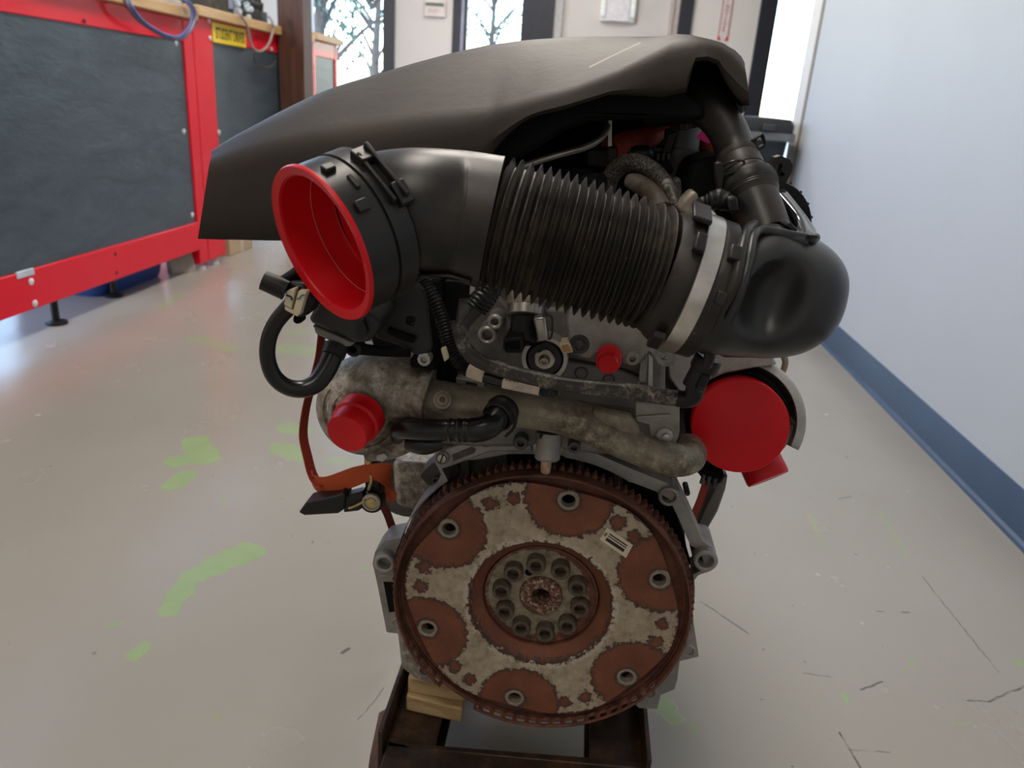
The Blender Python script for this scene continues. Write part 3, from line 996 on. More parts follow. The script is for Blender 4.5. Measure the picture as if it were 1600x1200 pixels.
# ---- flexplate material: metal coat with lobes of rust at the six holes, rusty hub ring and rim
M_flex = Mat('rust_blotched_plate', (0.3, 0.27, 0.2), 0.65, 0.1)
off = FC - WO['car_engine']
lc = M_flex.vmath('SUBTRACT', M_flex.co, tuple(off))
lc = M_flex.vmath('MULTIPLY', lc, (1, 0, 1))
nz = M_flex.vmath('SUBTRACT', M_flex.noise(170, 4, 0.65, out=1), (0.5, 0.5, 0.5))
lcj = M_flex.vmath('ADD', lc, M_flex.vmath('MULTIPLY', nz, (0.017, 0, 0.017)))
sd = None
for k in range(6):
    for (r, a, rad) in ((0.1185, HOLES[k] + (0.04 if k else 0), 0.040), (0.1160, HOLES[k] + PI / 6 - .085, 0.0062), (0.1160, HOLES[k] + PI / 6 + .095, 0.0062)):
        dd = M_flex.vmath('LENGTH', M_flex.vmath('SUBTRACT', lcj, (r * math.cos(a), 0, r * math.sin(a))), out=1)
        x = M_flex.math('SUBTRACT', rad, dd)
        sd = x if sd is None else M_flex.math('MAXIMUM', sd, x)
rr_ = M_flex.vmath('LENGTH', lcj, out=1)
ring = M_flex.math('MINIMUM', M_flex.math('SUBTRACT', rr_, 0.049), M_flex.math('SUBTRACT', 0.0685, rr_))
sd = M_flex.math('MAXIMUM', sd, ring)
sd = M_flex.math('MAXIMUM', sd, M_flex.math('SUBTRACT', rr_, 0.1312))
# clean bands round the six bores
cl = None
for k in range(6):
    a = HOLES[k]
    dd = M_flex.vmath('LENGTH', M_flex.vmath('SUBTRACT', M_flex.vmath('ADD', M_flex.vmath('MULTIPLY', lc, (.6, 1, .6)), M_flex.vmath('MULTIPLY', lcj, (.4, 0, .4))), (0.1160 * math.cos(a), 0, 0.1160 * math.sin(a))), out=1)
    x = M_flex.math('SUBTRACT', dd, 0.0108)
    cl = x if cl is None else M_flex.math('MINIMUM', cl, x)
sd = M_flex.math('MINIMUM', sd, M_flex.math('ADD', cl, 0.0))
n1 = M_flex.noise(90, 6, 0.7)
n2 = M_flex.noise(25, 4, 0.6)
n3 = M_flex.noise(420, 3, 0.6)
coatc = M_flex.ramp(n1, [(0.28, (0.19, 0.145, 0.095)), (0.45, (0.345, 0.28, 0.195)), (0.7, (0.47, 0.39, 0.285))])
coatc = M_flex.mix(M_flex.step(M_flex.math('ADD', n3, M_flex.math('MULTIPLY', n2, .6)), 1.0, 1.03), coatc, (0.10, 0.065, 0.045))
rustc = M_flex.ramp(n2, [(0.3, (0.125, 0.042, 0.022)), (0.55, (0.19, 0.062, 0.028)), (0.75, (0.245, 0.092, 0.036))])
rustc = M_flex.mix(M_flex.math('MULTIPLY', M_flex.step(n3, 0.5, 0.7), 0.3), rustc, (0.075, 0.028, 0.02))
edge = M_flex.step(sd, -0.0022, -0.0006)
core = M_flex.step(sd, 0.0002, 0.003)
c_ = M_flex.mix(edge, coatc, (0.065, 0.035, 0.028))
c_ = M_flex.mix(core, c_, rustc)
# pale crust just outside the hub ring
pale = M_flex.math('MULTIPLY', M_flex.math('MULTIPLY', M_flex.step(rr_, 0.0690, 0.0700), M_flex.math('SUBTRACT', 1.0, M_flex.step(rr_, 0.0725, 0.0745))), M_flex.step(n1, 0.45, 0.5))
c_ = M_flex.mix(M_flex.math('MULTIPLY', pale, 0.8), c_, (0.50, 0.44, 0.36))
M_flex.base(c_)
M_flex.bump(M_flex.math('ADD', n3, n1), 0.4, 0.0006)
flex_m = M_flex.m

# plate: wavy outline, six bores, opening for the hub dish
mb = MB()
outl = []
for k in range(144):
    a = 2 * PI * k / 144
    outl.append(pol(0.1285 - 0.0032 * math.cos(6 * (a - PH)), a, FC.y))
holes = [[pol(0.0685, 2 * PI * k / 72, FC.y) for k in range(72)]]
for a in HOLES:
    holes.append(circ(pol(0.1153, a, FC.y), 0.0074, 18))
mb.prism(outl, (0, 0.004, 0), holes)
# hub dish, rings of revolution about the crank axis
O = Vector((FC.x, 0, FC.z))
AY = Vector((0, 1, 0))
mb.lathe(O, AY, [(0.0690, FC.y), (0.0682, FC.y + .002), (0.0672, FC.y + .0045), (0.0640, FC.y + .0075), (0.0600, FC.y + .0105), (0.0572, FC.y + .0125), (0.0562, FC.y + .0150), (.0560, FC.y + .018)], 72)
FLY = mb.obj('flywheel', flex_m, ENG, smooth=30)
FLY['label'] = 'flywheel plate blotched with reddish rust'
mb = MB()
mb.lathe(O, AY, [(0.0562, FC.y + .0185), (0.0555, FC.y + .0160), (0.0548, FC.y + .0145), (0.0530, FC.y + .0140), (0.0515, FC.y + .0155), (0.020, FC.y + .0160)], 60)
M_hub = Mat('hub_plate', (0.3, 0.26, 0.17), 0.6, 0.1)
_l = M_hub.vmath('MULTIPLY', M_hub.vmath('SUBTRACT', M_hub.co, tuple(off)), (1, 0, 1))
_l = M_hub.vmath('ADD', _l, M_hub.vmath('MULTIPLY', M_hub.vmath('SUBTRACT', M_hub.noise(160, 4, .6, out=1), (.5, .5, .5)), (.014, 0, .014)))
_r = M_hub.vmath('LENGTH', M_hub.vmath('SUBTRACT', _l, (-.004, 0, .002)), out=1)
_n = M_hub.noise(110, 5, .7)
M_hub.base(M_hub.mix(M_hub.step(_r, .0475, .050), M_hub.ramp(_n, [(.3, (.13, .10, .06)), (.5, (.27, .23, .15)), (.7, (.38, .33, .24))]),
                     M_hub.ramp(_n, [(.3, (.06, .025, .02)), (.7, (.20, .07, .035))])))
M_hub.bump(_n, .4, .0008)
mb.obj('hub_plate', M_hub.m, FLY)
mb = MB()
M_boss = Mat('crusted_boss', (.2, .1, .06), .7)
_n = M_boss.noise(330, 4, .7)
M_boss.base(M_boss.ramp(_n, [(.42, (.085, .038, .024)), (.53, (.15, .07, .042)), (.63, (.45, .35, .25))]))
M_boss.bump(_n, .6, .001)
mb.lathe(O, AY, [(0.0215, FC.y + .0170), (0.0210, FC.y + .0135), (0.0195, FC.y + .0120), (0.0145, FC.y + .0115), (0.0135, FC.y + .0100), (0.0115, FC.y + .0100), (0.0095, FC.y + .0120), (0.0088, FC.y + .025), (0.0085, FC.y + .040), (0, FC.y + .040)], 40)
mb.obj('crank_boss', M_boss.m, FLY)
bolt_cast_m = simple('dark_bolt_cast', (.105, .078, .055), .55, .3, .35, 200, .2)
for k in range(10):
    a = math.radians(101 - 36 * k)
    c = pol(0.0385, a, 0)
    mb = MB().lathe(c, AY, [(.0092, FC.y + .0162), (.0092, FC.y + .0065), (.0086, FC.y + .0055), (.0056, FC.y + .0055), (.0053, FC.y + .0065), (.0050, FC.y + .0140), (0, FC.y + .0140)], 20)
    mb.obj('bolt', bolt_cast_m, FLY)
mb = MB().lathe(pol(.0275, math.radians(120), 0), AY, [(.004, FC.y + .0159), (.0035, FC.y + .0152), (0, FC.y + .0152)], 12).obj('dowel_hole', deep_m, FLY)
for a in HOLES:
    c = pol(0.1153, a, 0)
    MB().lathe(c, AY, [(.0096, FC.y + .0006), (.0092, FC.y - .0005), (.0078, FC.y - .0009), (.0066, FC.y - .0004), (.0063, FC.y + .007)], 24).obj('bore_collar', simple('worn_bore_steel', (.27, .235, .185), .5, .25, .25, 150, .2), FLY)
# trough between plate and rim, then the pierced rim
mb = MB().lathe(O, AY, [(.118, FC.y + .0065), (.1300, FC.y + .0070), (.1345, FC.y + .0085), (.1372, FC.y + .0075)], 120)
mb.obj('trough', rust_m, FLY)
mb = MB()
NR = 360


def rimring(r, rows, slots=True):
    """cylinder wall with windows left open between the rows a..b in the slotted arcs"""
    secs = [[pol(r, 2 * PI * k / NR, y) for k in range(NR)] for y in rows]
    n0 = len(mb.v)
    mb.v += [p for q in secs for p in q]
    for i in range(len(rows) - 1):
        for k in range(NR):
            deg = 360.0 * k / NR
            open_ = i == 1 and slots and (205 < deg < 228 or 246 < deg < 330) and (k % 5) in (0, 1, 2)
            notch = (228 < deg < 246) and i <= 1
            if open_ or notch:
                continue
            l = (k + 1) % NR
            mb.f.append((n0 + i * NR + k, n0 + i * NR + l, n0 + (i + 1) * NR + l, n0 + (i + 1) * NR + k))


rows = [FC.y - .0075, FC.y - .0045, FC.y + .0005, FC.y + .010]
rimring(0.1388, rows)
RIM = mb.obj('pierced_rim', rust_m, FLY, smooth=30)
m = RIM.modifiers.new('wall', 'SOLIDIFY')
m.thickness = .0016
m.offset = 1
# starter ring with its teeth
mb = MB()
NT = 118
sec_in, sec_out, sec_ob, sec_ib = [], [], [], []
y0, y1 = FC.y + .006, FC.y + .016
for k in range(NT * 4):
    a = 2 * PI * k / (NT * 4)
    j = k % 4
    ro = 0.1448 if j in (1, 2) else 0.1402
    da = (0.0022 if j == 1 else -0.0022 if j == 2 else 0)
    sec_in.append(pol(.1376, a, y0))
    sec_out.append(pol(ro, a + da, y0))
    sec_ob.append(pol(ro, a + da, y1))
    sec_ib.append(pol(.1376, a, y1))
mb.loft([sec_in, sec_out, sec_ob, sec_ib], True, ring=True)
mb.obj('ring_gear', rust_m, FLY, smooth=20)
# bar code tag
g0, g1, g2, g3 = [A(x, y, FC.y - .0006) for x, y in ((949, 825), (989, 852), (978, 872), (937, 843))]
lab = MB().prism([g0, g1, g2, g3], (0, .0008, 0)).obj('barcode_tag', simple('ivory_label', (.62, .54, .40), .5), FLY)
gx, gd = (g1 - g0), (g3 - g0)
lines = MB()
for t0, t1 in ((.22, .30), (.40, .46), (.58, .80)):
    q = [g0 + gx * u + gd * v + Vector((0, -.0004, 0)) for u, v in ((.16, t0), (.86, t0), (.86, t1), (.16, t1))]
    lines.prism(q, (0, .0003, 0))
for u in (.04, .08):
    q = [g0 + gx * a_ + gd * b_ + Vector((0, -.0004, 0)) for a_, b_ in ((u, .3), (u + .02, .3), (u + .02, .6), (u, .6))]
    lines.prism(q, (0, .0003, 0))
lines.obj('barcode_print', ink_m, FLY)


# ---- block, bell-housing flange and bosses
def boss(px, py, Y, rpx, hpx, name='bolt_boss', mat=castclean_m, L=.03, depth=.02, par=None, seg=24, front=0.0):
    s_ = S(px, py, Y)
    p = A(px, py, Y)
    ro, ri = rpx * s_, hpx * s_
    return MB().lathe(p, NY, [(ro, -L), (ro, -.0015), (ro - .0015, 0), (ri + .001, 0), (ri, -.001), (ri * .96, -depth), (0, -depth)], seg).obj(name, mat, par or ENG)


YF1 = 0.632
flange = [(677, 716), (683, 706), (697, 704), (735, 700), (790, 690), (872, 690), (925, 706), (985, 732), (1040, 754), (1062, 768), (1078, 800), (1098, 846), (1114, 856), (1122, 877),
          (1112, 892), (1092, 898), (1080, 912), (1084, 975), (1092, 1026), (1062, 1033), (1058, 1064), (1052, 1078), (1032, 1086), (1027, 1108), (996, 1106), (990, 1088), (940, 1060),
          (700, 1045), (690, 1072), (650, 1060), (628, 1042), (622, 990), (604, 988), (590, 915), (582, 880), (586, 862), (600, 846), (618, 842), (650, 838), (662, 800), (690, 742)]
inner = []
for k in range(60):
    inner.append(pol(.1462, 2 * PI * k / 60, YF1))
inner_keep = inner
mb = MB().prism(poly(flange, YF1), (0, .03, 0), ())
# ring shape: cut the wheel space with a boolean built straight into the mesh
fl = MB()
out3 = [Vector(p) for p in poly(flange, YF1)]
cen = Vector((FC.x, YF1, FC.z))


def ang(p):
    return math.atan2(p.z - cen.z, p.x - cen.x)


N = 720
outer_r = []
for k in range(N):
    a = 2 * PI * k / N
    d = Vector((math.cos(a), 0, math.sin(a)))
    best = .147
    for i in range(len(out3)):
        p, q = out3[i], out3[(i + 1) % len(out3)]
        ex, ez = q.x - p.x, q.z - p.z
        den = d.x * ez - d.z * ex
        if abs(den) < 1e-9:
            continue
        t = ((p.x - cen.x) * ez - (p.z - cen.z) * ex) / den
        u = ((p.x - cen.x) * d.z - (p.z - cen.z) * d.x) / den
        if 0 <= u <= 1 and t > 0:
            best = max(best, t)
    outer_r.append(best)
inner_r = []
for k in range(N):
    deg = 360 * k / N
    wide = outer_r[k] - .1465
    inner_r.append(.1462 if wide < .013 else max(.1462, outer_r[k] - .0125) if 50 < deg < 150 else min(outer_r[k] - .012, .158) if 2 < deg <= 50 else .1470)
front = [cen + Vector((math.cos(2 * PI * k / N) * outer_r[k], 0, math.sin(2 * PI * k / N) * outer_r[k])) for k in range(N)]
frin = [cen + Vector((math.cos(2 * PI * k / N) * inner_r[k], 0, math.sin(2 * PI * k / N) * inner_r[k])) for k in range(N)]
back = [p + Vector((0, .03, 0)) for p in front]
bkin = [p + Vector((0, .03, 0)) for p in frin]
fl.loft([frin, front, back, bkin], True, ring=True)
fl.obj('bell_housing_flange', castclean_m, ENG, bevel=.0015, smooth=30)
boss(600, 882, .622, 17, 10.5, L=.05, depth=.046)
boss(1103, 878, .622, 19, 12, L=.05, depth=.046)
boss(1045, 778, .626, 16, 11, L=.03, depth=.018)
boss(1075, 1018, .630, 12, 8, L=.03)
boss(1014, 1084, .630, 13, 8, L=.03)
boss(664, 1050, .625, 13, 8, L=.02)
boss(620, 974, .630, 9, 6, L=.02)
boss(950, 1080, .640, 9, 5, L=.02, mat=castdark_m)
for px, py in ((690, 717), (759, 690)):
    s_ = S(px, py, .628)
    boss(px, py, .626, 12, 8.5, 'screw_boss', castclean_m, .02, .003)
    MB().lathe(A(px, py, .6265), NY, [(8 * s_, -.006), (8 * s_, -.001), (7 * s_, 0), (0, .0005)], 20).obj('slotted_screw', steel_m, ENG)
    MB().box(A(px, py, .6257), (2.4 * s_, .002, 13 * s_), Matrix.Rotation(.3, 3, 'Y')).obj('screw_slot', ink_m, ENG)
# light arm carrying the two slotted screws, its pocket's shade laid on as a dark sheet
MB().prism(poly([(677, 718), (679, 708), (690, 703), (735, 688), (752, 679), (768, 680), (775, 690), (800, 693), (830, 694), (832, 706), (800, 706), (766, 706), (742, 715), (706, 729), (692, 733), (681, 728)], .6295), (0, .010, 0)).obj('screw_arm', castclean_m, ENG, bevel=.0015)
MB().prism(poly([(706, 711), (737, 698), (744, 702), (741, 708), (708, 721)], .6290), (0, .001, 0)).obj('arm_pocket_shade', castdark_m, ENG)
MB().prism(poly([(700, 705), (660, 738), (655, 745), (668, 760), (700, 757), (722, 738)], .66), (0, .03, 0)).obj('flange_web', castdark_m, ENG, bevel=.002)
boss(682, 752, .655, 7, 4, 'web_hole', castdark_m, .01, .01)
# left lower side casting: ribs below the left lug
MB().prism(poly([(592, 898), (628, 900), (632, 980), (606, 986)], .6312), (0, .003, 0)).obj('side_rib', castclean_m, ENG, bevel=.003)
MB().prism(poly([(599, 909), (616, 910), (619, 955), (608, 957)], .6308), (0, .001, 0)).obj('rib_pocket_shade', deep_m, ENG)  # black sheet standing in for the shade inside the pocket
MB().prism(poly([(622, 985), (660, 985), (700, 1050), (695, 1072), (652, 1062), (630, 1042)], .629), (0, .10, 0)).obj('lower_casting', cast_m, ENG, bevel=.004)
MB().prism(poly([(1040, 1000), (1086, 985), (1060, 1035), (1056, 1080), (1020, 1092)], .640), (0, .10, 0)).obj('lower_casting', castclean_m, ENG, bevel=.004)

# block: stepped casting behind the flange
mb = MB()
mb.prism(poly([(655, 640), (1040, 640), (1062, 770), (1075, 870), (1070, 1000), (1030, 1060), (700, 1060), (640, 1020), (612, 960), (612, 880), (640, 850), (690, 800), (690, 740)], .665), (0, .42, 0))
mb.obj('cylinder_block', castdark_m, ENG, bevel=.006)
mb = MB()
for k in range(5):
    x0 = 720 + 60 * k
    mb.prism(poly([(x0, 700), (x0 + 12, 700), (x0 + 14, 780), (x0 - 2, 780)], .655), (0, .012, 0))
mb.obj('block_rib', castdark_m, ENG, bevel=.002)
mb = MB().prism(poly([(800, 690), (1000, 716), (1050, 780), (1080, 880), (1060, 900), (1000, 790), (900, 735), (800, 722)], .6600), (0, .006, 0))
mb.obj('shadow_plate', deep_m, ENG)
# oil pan below, narrow, behind the wheel
MB().loft([[Vector((x, y, z)) for x, y in ((-.11, .70), (.10, .70), (.10, 1.05), (-.11, 1.05))] for z in (.215, .265)], True, True, True).obj('oil_pan', castdark_m, ENG, bevel=.01)
# accessory casting low on the left behind
mb = MB()
mb.lathe(A(645, 765, .78), Vector((.2, -1, -.1)), [(0, -.10), (.042, -.10), (.046, -.06), (.044, -.03), (.048, -.028), (.048, -.012), (.040, -.01), (.036, .0), (.012, .004), (0, .004)], 28)
mb.obj('alternator', castdark_m, ENG)
MB().prism(poly([(612, 722), (690, 728), (680, 770), (650, 800), (617, 790)], .74), (0, .12, 0)).obj('accessory_bracket', cast_m, ENG, bevel=.006)

# ---- cylinder head end
YH = .612
mb = MB().prism(poly([(664, 440), (760, 440), (800, 480), (1000, 480), (1040, 540), (1040, 640), (1062, 660), (1060, 712), (930, 712), (850, 700), (740, 700), (640, 690), (650, 600)], YH), (0, .36, 0))
mb.obj('cylinder_head', alloy('head_cast_alloy', (0.10, 0.095, 0.085), (0.155, 0.148, 0.135), (0.22, 0.21, 0.19), 35, .55, .35, .3), ENG, bevel=.004)
MB().prism(poly([(640, 520), (715, 545), (712, 610), (650, 600)], YH - .006), (0, .01, 0)).obj('recess_shade_sheet', deep_m, ENG)  # dark sheet on the head face, painted as a recess in shade
MB().prism(poly([(712, 590), (756, 596), (756, 608), (748, 608), (745, 600), (728, 597), (724, 606), (712, 606)], YH - .008), (0, .02, 0)).obj('head_rib', castclean_m, ENG, bevel=.001)
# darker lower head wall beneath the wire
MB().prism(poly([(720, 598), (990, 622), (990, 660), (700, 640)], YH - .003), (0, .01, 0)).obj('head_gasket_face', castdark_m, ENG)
# end plate with its lobes, right of the plug
hp = [(884, 500), (892, 478), (1010, 505), (1022, 528), (1016, 548), (1000, 568), (984, 572), (974, 568), (968, 556), (950, 548), (934, 552), (926, 560), (908, 560), (892, 548), (888, 528)]
MB().prism(poly(hp, YH - .016), (0, .014, 0)).obj('end_plate', castclean_m, ENG, bevel=.002)
MB().prism(poly([(880, 562), (975, 580), (1000, 590), (1000, 640), (870, 622)], YH - .008), (0, .01, 0)).obj('lower_plate', simple('dull_grey_plate', (.14, .135, .125), .5, .3), ENG, bevel=.002)
for px, py, r in ((908, 584, 11), (951, 594, 10)):
    boss(px, py, YH - .0095, r, r - 3, 'plate_hole', darksteel_m, .004, .003)
# twin boss
for px, py, r, h in ((773, 504, 13, 5.5), (761, 525, 15.5, 8.5)):
    boss(px, py, YH - .022, r, h, 'twin_boss', mach_m, .03, .02)
MB().prism(poly([(764, 494), (782, 492), (787, 508), (778, 520), (776, 534), (764, 542), (748, 536), (746, 520), (758, 508)], YH - .012), (0, .012, 0)).obj('boss_web', castclean_m, ENG, bevel=.002)
MB().prism(poly([(672, 440), (745, 442), (742, 466), (716, 466), (712, 500), (690, 502)], YH - .004), (0, .004, 0)).obj('head_shade_patch', deep_m, ENG)  # dark patch painted as shading on the upper head
MB().prism(poly([(735, 436), (743, 440), (742, 456), (733, 462)], YH - .02), (0, .02, 0)).obj('head_tip', mach_m, ENG, bevel=.001)
MB().tube(pxtube([(713, 470, YH - .002, 1.6), (714, 545, YH - .002, 1.6)]), seg=8).obj('head_seam', castdark_m, ENG)
# ringed plug
s_ = S(851, 560, YH)
p = A(851, 561, YH - .016)
MB().lathe(p, NY, [(37 * s_, -.02), (37 * s_, -.002), (35 * s_, 0), (29 * s_, 0), (28 * s_, -.004)], 36).obj('plug_flange', mach_m, ENG)
MB().lathe(p, NY, [(28 * s_, -.006), (28 * s_, -.001), (25 * s_, .001), (17 * s_, .001), (16 * s_, -.004)], 32).obj('rubber_seal', rubber_m, ENG)
MB().lathe(p, NY, [(16 * s_, -.006), (16 * s_, .002), (14 * s_, .003), (9 * s_, .003), (8 * s_, .006), (6 * s_, .008), (4.5 * s_, .008), (4 * s_, .004), (0, .004)], 28).obj('centre_plug', steel_m, ENG)
# sensor with silver ring and black connector
p0, p1 = A(822, 472, .60), A(818, 528, .585)
ax = (p1 - p0).normalized()
s_ = S(820, 490, .59)
MB().lathe(p0, ax, [(30 * s_, -.02), (30 * s_, .004), (0, .004)], 28).obj('stained_cup', alloy('stained_alloy', (.10, .06, .04), (.30, .27, .23), (.45, .42, .38), 60), ENG)
MB().lathe(p0, ax, [(29 * s_, .002), (29 * s_, .004), (29.5 * s_, .012), (28 * s_, .0125), (0, .0125)], 32).obj('retaining_ring', steel_m, ENG)
MB().lathe(p0, ax, [(22 * s_, .012), (22 * s_, .032), (20 * s_, .034), (0, .034)], 24).obj('sensor_body', black_m, ENG)
MB().box(A(846, 512, .578), (.009, .012, .020), Matrix.Rotation(-.25, 3, 'Y')).obj('ring_latch', steel_m, ENG, bevel=.002)
fr = [(786, 530), (815, 527), (818, 548), (814, 552), (790, 552), (785, 545)]
MB().prism(poly(fr, .566), (.004, .035, .006)).obj('connector', black_m, ENG, bevel=.002)
MB().prism(poly([(790, 535), (812, 533), (813, 546), (790, 547)], .5655), (0, .001, 0)).obj('connector_mouth', deep_m, ENG)
# wire clip beside the sensor
wc = [tuple(A(x, y, .585)) for x, y in ((852, 492), (860, 493), (863, 500), (862, 525), (855, 530), (846, 529))]
MB().tube(wc, .0009, 8, n=4).obj('wire_clip', darksteel_m, ENG)
# amber connector and bolts
MB().prism(poly([(872, 538), (890, 536), (897, 552), (878, 553)], YH - .022), (0, .02, 0)).obj('amber_connector', cream_m, ENG, bevel=.002)
MB().prism(poly([(877, 540), (888, 538), (892, 549), (880, 550)], YH - .0228), (0, .001, 0)).obj('connector_face', amber_m, ENG)


def hexbolt(px, py, Y, r, mat=darksteel_m, ax=NY, ph=0.2, flange=True):
    s_ = S(px, py, Y)
    p = A(px, py, Y)
    mb = MB()
    if flange:
        mb.lathe(p, ax, [(r * s_, -.004), (r * s_, 0), (r * .9 * s_, .0015), (0, .0015)], 24)
    mb.lathe(p, ax, [(r * .62 * s_, 0), (r * .62 * s_, .006), (r * .5 * s_, .0075), (r * .42 * s_, .0075), (r * .34 * s_, .005), (0, .005)], 6, ref=Vector((math.cos(ph), 0, math.sin(ph))))
    return mb.obj('hex_bolt', mat, ENG, smooth=25)


def torxbolt(px, py, Y, r, mat=steel_m, ax=NY, hole=.5):
    s_ = S(px, py, Y)
    p = A(px, py, Y)
    return MB().lathe(p, ax, [(r * s_, -.006), (r * s_, .003), (r * .9 * s_, .004), (r * hole * s_, .004), (r * hole * .9 * s_, 0), (0, 0)], 12).obj('socket_bolt', mat, ENG, smooth=25)


hexbolt(905, 538, YH - .016, 16)
torxbolt(988, 559, YH - .018, 11, castclean_m)
torxbolt(664, 560, .556, 11, mach_m)
torxbolt(814, 690, .604, 12, darksteel_m)
torxbolt(897, 697, .604, 10, darksteel_m)
torxbolt(772, 693, .640, 9, darksteel_m)
# lug bracket under the clamp
lug = [(1013, 546), (1024, 531), (1042, 534), (1044, 548), (1054, 553), (1056, 562), (1050, 572), (1038, 573), (1028, 568), (1022, 556)]
hole = [(1035 + 5 * math.cos(t * PI / 5), 557 + 4.5 * math.sin(t * PI / 5)) for t in range(10)]
MB().prism(poly(lug, .545), (0, .004, 0), [poly(hole, .545)]).obj('lug_bracket', alloy('zinc_bracket', (.16, .155, .15), (.33, .32, .30), (.55, .53, .5), 90), ENG, bevel=.001)
MB().prism(poly([(1014, 556), (1020, 560), (1020, 604), (1013, 602)], .595), (0, .004, 0)).obj('bracket_edge', mach_m, ENG)
MB().prism(poly([(1000, 560), (1012, 556), (1010, 600), (998, 598)], .600), (0, .01, 0)).obj('head_column', castclean_m, ENG, bevel=.002)
# bracket plate at lower right of the head, holding the coolant pipe
MB().prism(poly([(993, 628), (1062, 634), (1062, 676), (1056, 694), (1040, 700), (1022, 698), (1015, 688), (1014, 664), (992, 658)], .568), (0, .003, 0)).obj('pipe_bracket', alloy('galvanised_plate', (.17, .155, .13), (.25, .235, .20), (.31, .29, .26), 40, .45, .4), ENG, bevel=.001)
MB().tube([tuple(A(996, 652, .567)), tuple(A(1046, 649, .567))], .0012, 8).obj('pressed_rib', castclean_m, ENG)
MB().lathe(A(1038, 680, .568), NY, [(13 * S(1038, 680, .568), 0), (13 * S(1038, 680, .568), .002), (10 * S(1038, 680, .568), .003), (0, .003)], 22).obj('washer', castclean_m, ENG)
MB().lathe(A(1041, 681, .564), NY, [(5.5 * S(1041, 681, .566), 0), (5.5 * S(1041, 681, .566), .003), (0, .004)], 8).obj('stud', steel_m, ENG)

MB().prism(poly([(1000, 515), (1078, 520), (1085, 640), (1068, 705), (1000, 705)], .70), (0, .10, 0)).obj('side_dark_fill', castdark_m, ENG, bevel=.004)  # added dark filler, closes the light gap right of the head
MB().prism(poly([(560, 470), (690, 430), (700, 600), (600, 600)], .600), (0, .08, 0)).obj('rear_dark_fill', deep_m, ENG, bevel=.004)  # added dark filler, keeps bright background out of the plate's hole
# crank sensor on its pin, at the top of the flywheel
MB().prism(poly([(832, 688), (880, 688), (880, 706), (872, 716), (862, 722), (846, 722), (834, 712)], .612), (0, .03, 0)).obj('sensor_housing', mach_m, ENG, bevel=.002)
MB().lathe(A(857, 695, .606), Vector((0, -.3, -1)), [(20 * S(857, 695, .606), -.01), (20 * S(857, 695, .606), .012), (16 * S(857, 695, .606), .014), (0, .014)], 24).obj('sensor_collar', castclean_m, ENG)
MB().lathe(A(857, 684, .604), NY, [(15 * S(857, 684, .604), -.01), (15 * S(857, 684, .604), .003), (11 * S(857, 684, .604), .005), (0, .003)], 20).obj('sensor_head', black_m, ENG)
MB().lathe(A(854, 718, .608), Vector((0, 0, -1)), [(8.5 * S(854, 718, .608), 0), (8.5 * S(854, 718, .608), .008), (7.6 * S(854, 718, .608), .009), (7.6 * S(854, 718, .608), .012), (6 * S(854, 718, .608), .013), (0, .013)], 16).obj('sensor_tip', plug_m, ENG)

# ---- top cover: front skirt, rolled shoulder, crown running back over the engine
cols = [  # bottom, lower crease, upper crease, crown edge (px), crown depth
    ((309, 373), (317, 322), (328, 248), (334, 236), .62),
    ((335, 374), (341, 316), (354, 238), (372, 212), .64),
    ((385, 375), (390, 305), (412, 224), (438, 174), .66),
    ((445, 376), (452, 294), (480, 211), (512, 140), .68),
    ((520, 374), (526, 284), (550, 200), (585, 117), .70),
    ((600, 365), (604, 274), (626, 190), (660, 95), .71),
    ((680, 335), (684, 258), (700, 182), (735, 76), .72),
    ((745, 275), (746, 238), (760, 175), (795, 66), .72),
    ((766, 243), (768, 220), (785, 168), (830, 62), .72),
    ((795, 210), (797, 198), (815, 160), (860, 60), .72),
    ((828, 186), (832, 178), (848, 150), (892, 58), .72),
    ((880, 172), (884, 164), (900, 136), (935, 57), .72),
    ((950, 149), (956, 142), (968, 110), (985, 57), .71),
    ((1000, 150), (1004, 138), (1014, 86), (1028, 57), .70),
    ((1035, 152), (1038, 130), (1048, 68), (1055, 57), .66),
    ((1072, 144), (1074, 122), (1075, 63), (1077, 58), .63),
    ((1085, 97), (1087, 90), (1094, 64), (1096, 60), .61),
    ((1104, 95), (1106, 88), (1112, 68), (1114, 64), .61),
    ((1121, 102), (1123, 94), (1128, 73), (1130, 69), .61),
    ((1128, 117), (1130, 105), (1137, 79), (1139, 75), .61),
    ((1135, 130), (1138, 114), (1146, 84), (1148, 80), .61),
    ((1150, 152), (1153, 130), (1157, 95), (1158, 90), .61),
    ((1171, 165), (1170, 145), (1165, 108), (1162, 98), .605),
]
rows3 = []
for b, lc_, uc, cr, yc in cols:
    y0 = .585
    pb, pl, pu, pc = A(*b, y0), A(*lc_, y0 - .003), A(*uc, y0 + .002), A(*cr, yc)
    rows3.append((pb, pl, pu, pc))
NSM = 12                                   # columns before this one flow smoothly, the notch after it keeps its corners
dense = []
tracks = [catmull([r[k] for r in rows3[:NSM]], 4) for k in range(4)]
dense = [[Vector(t[i]) for t in tracks] for i in range(len(tracks[0]))] + [list(r) for r in rows3[NSM:]]
mb = MB()
secs = []
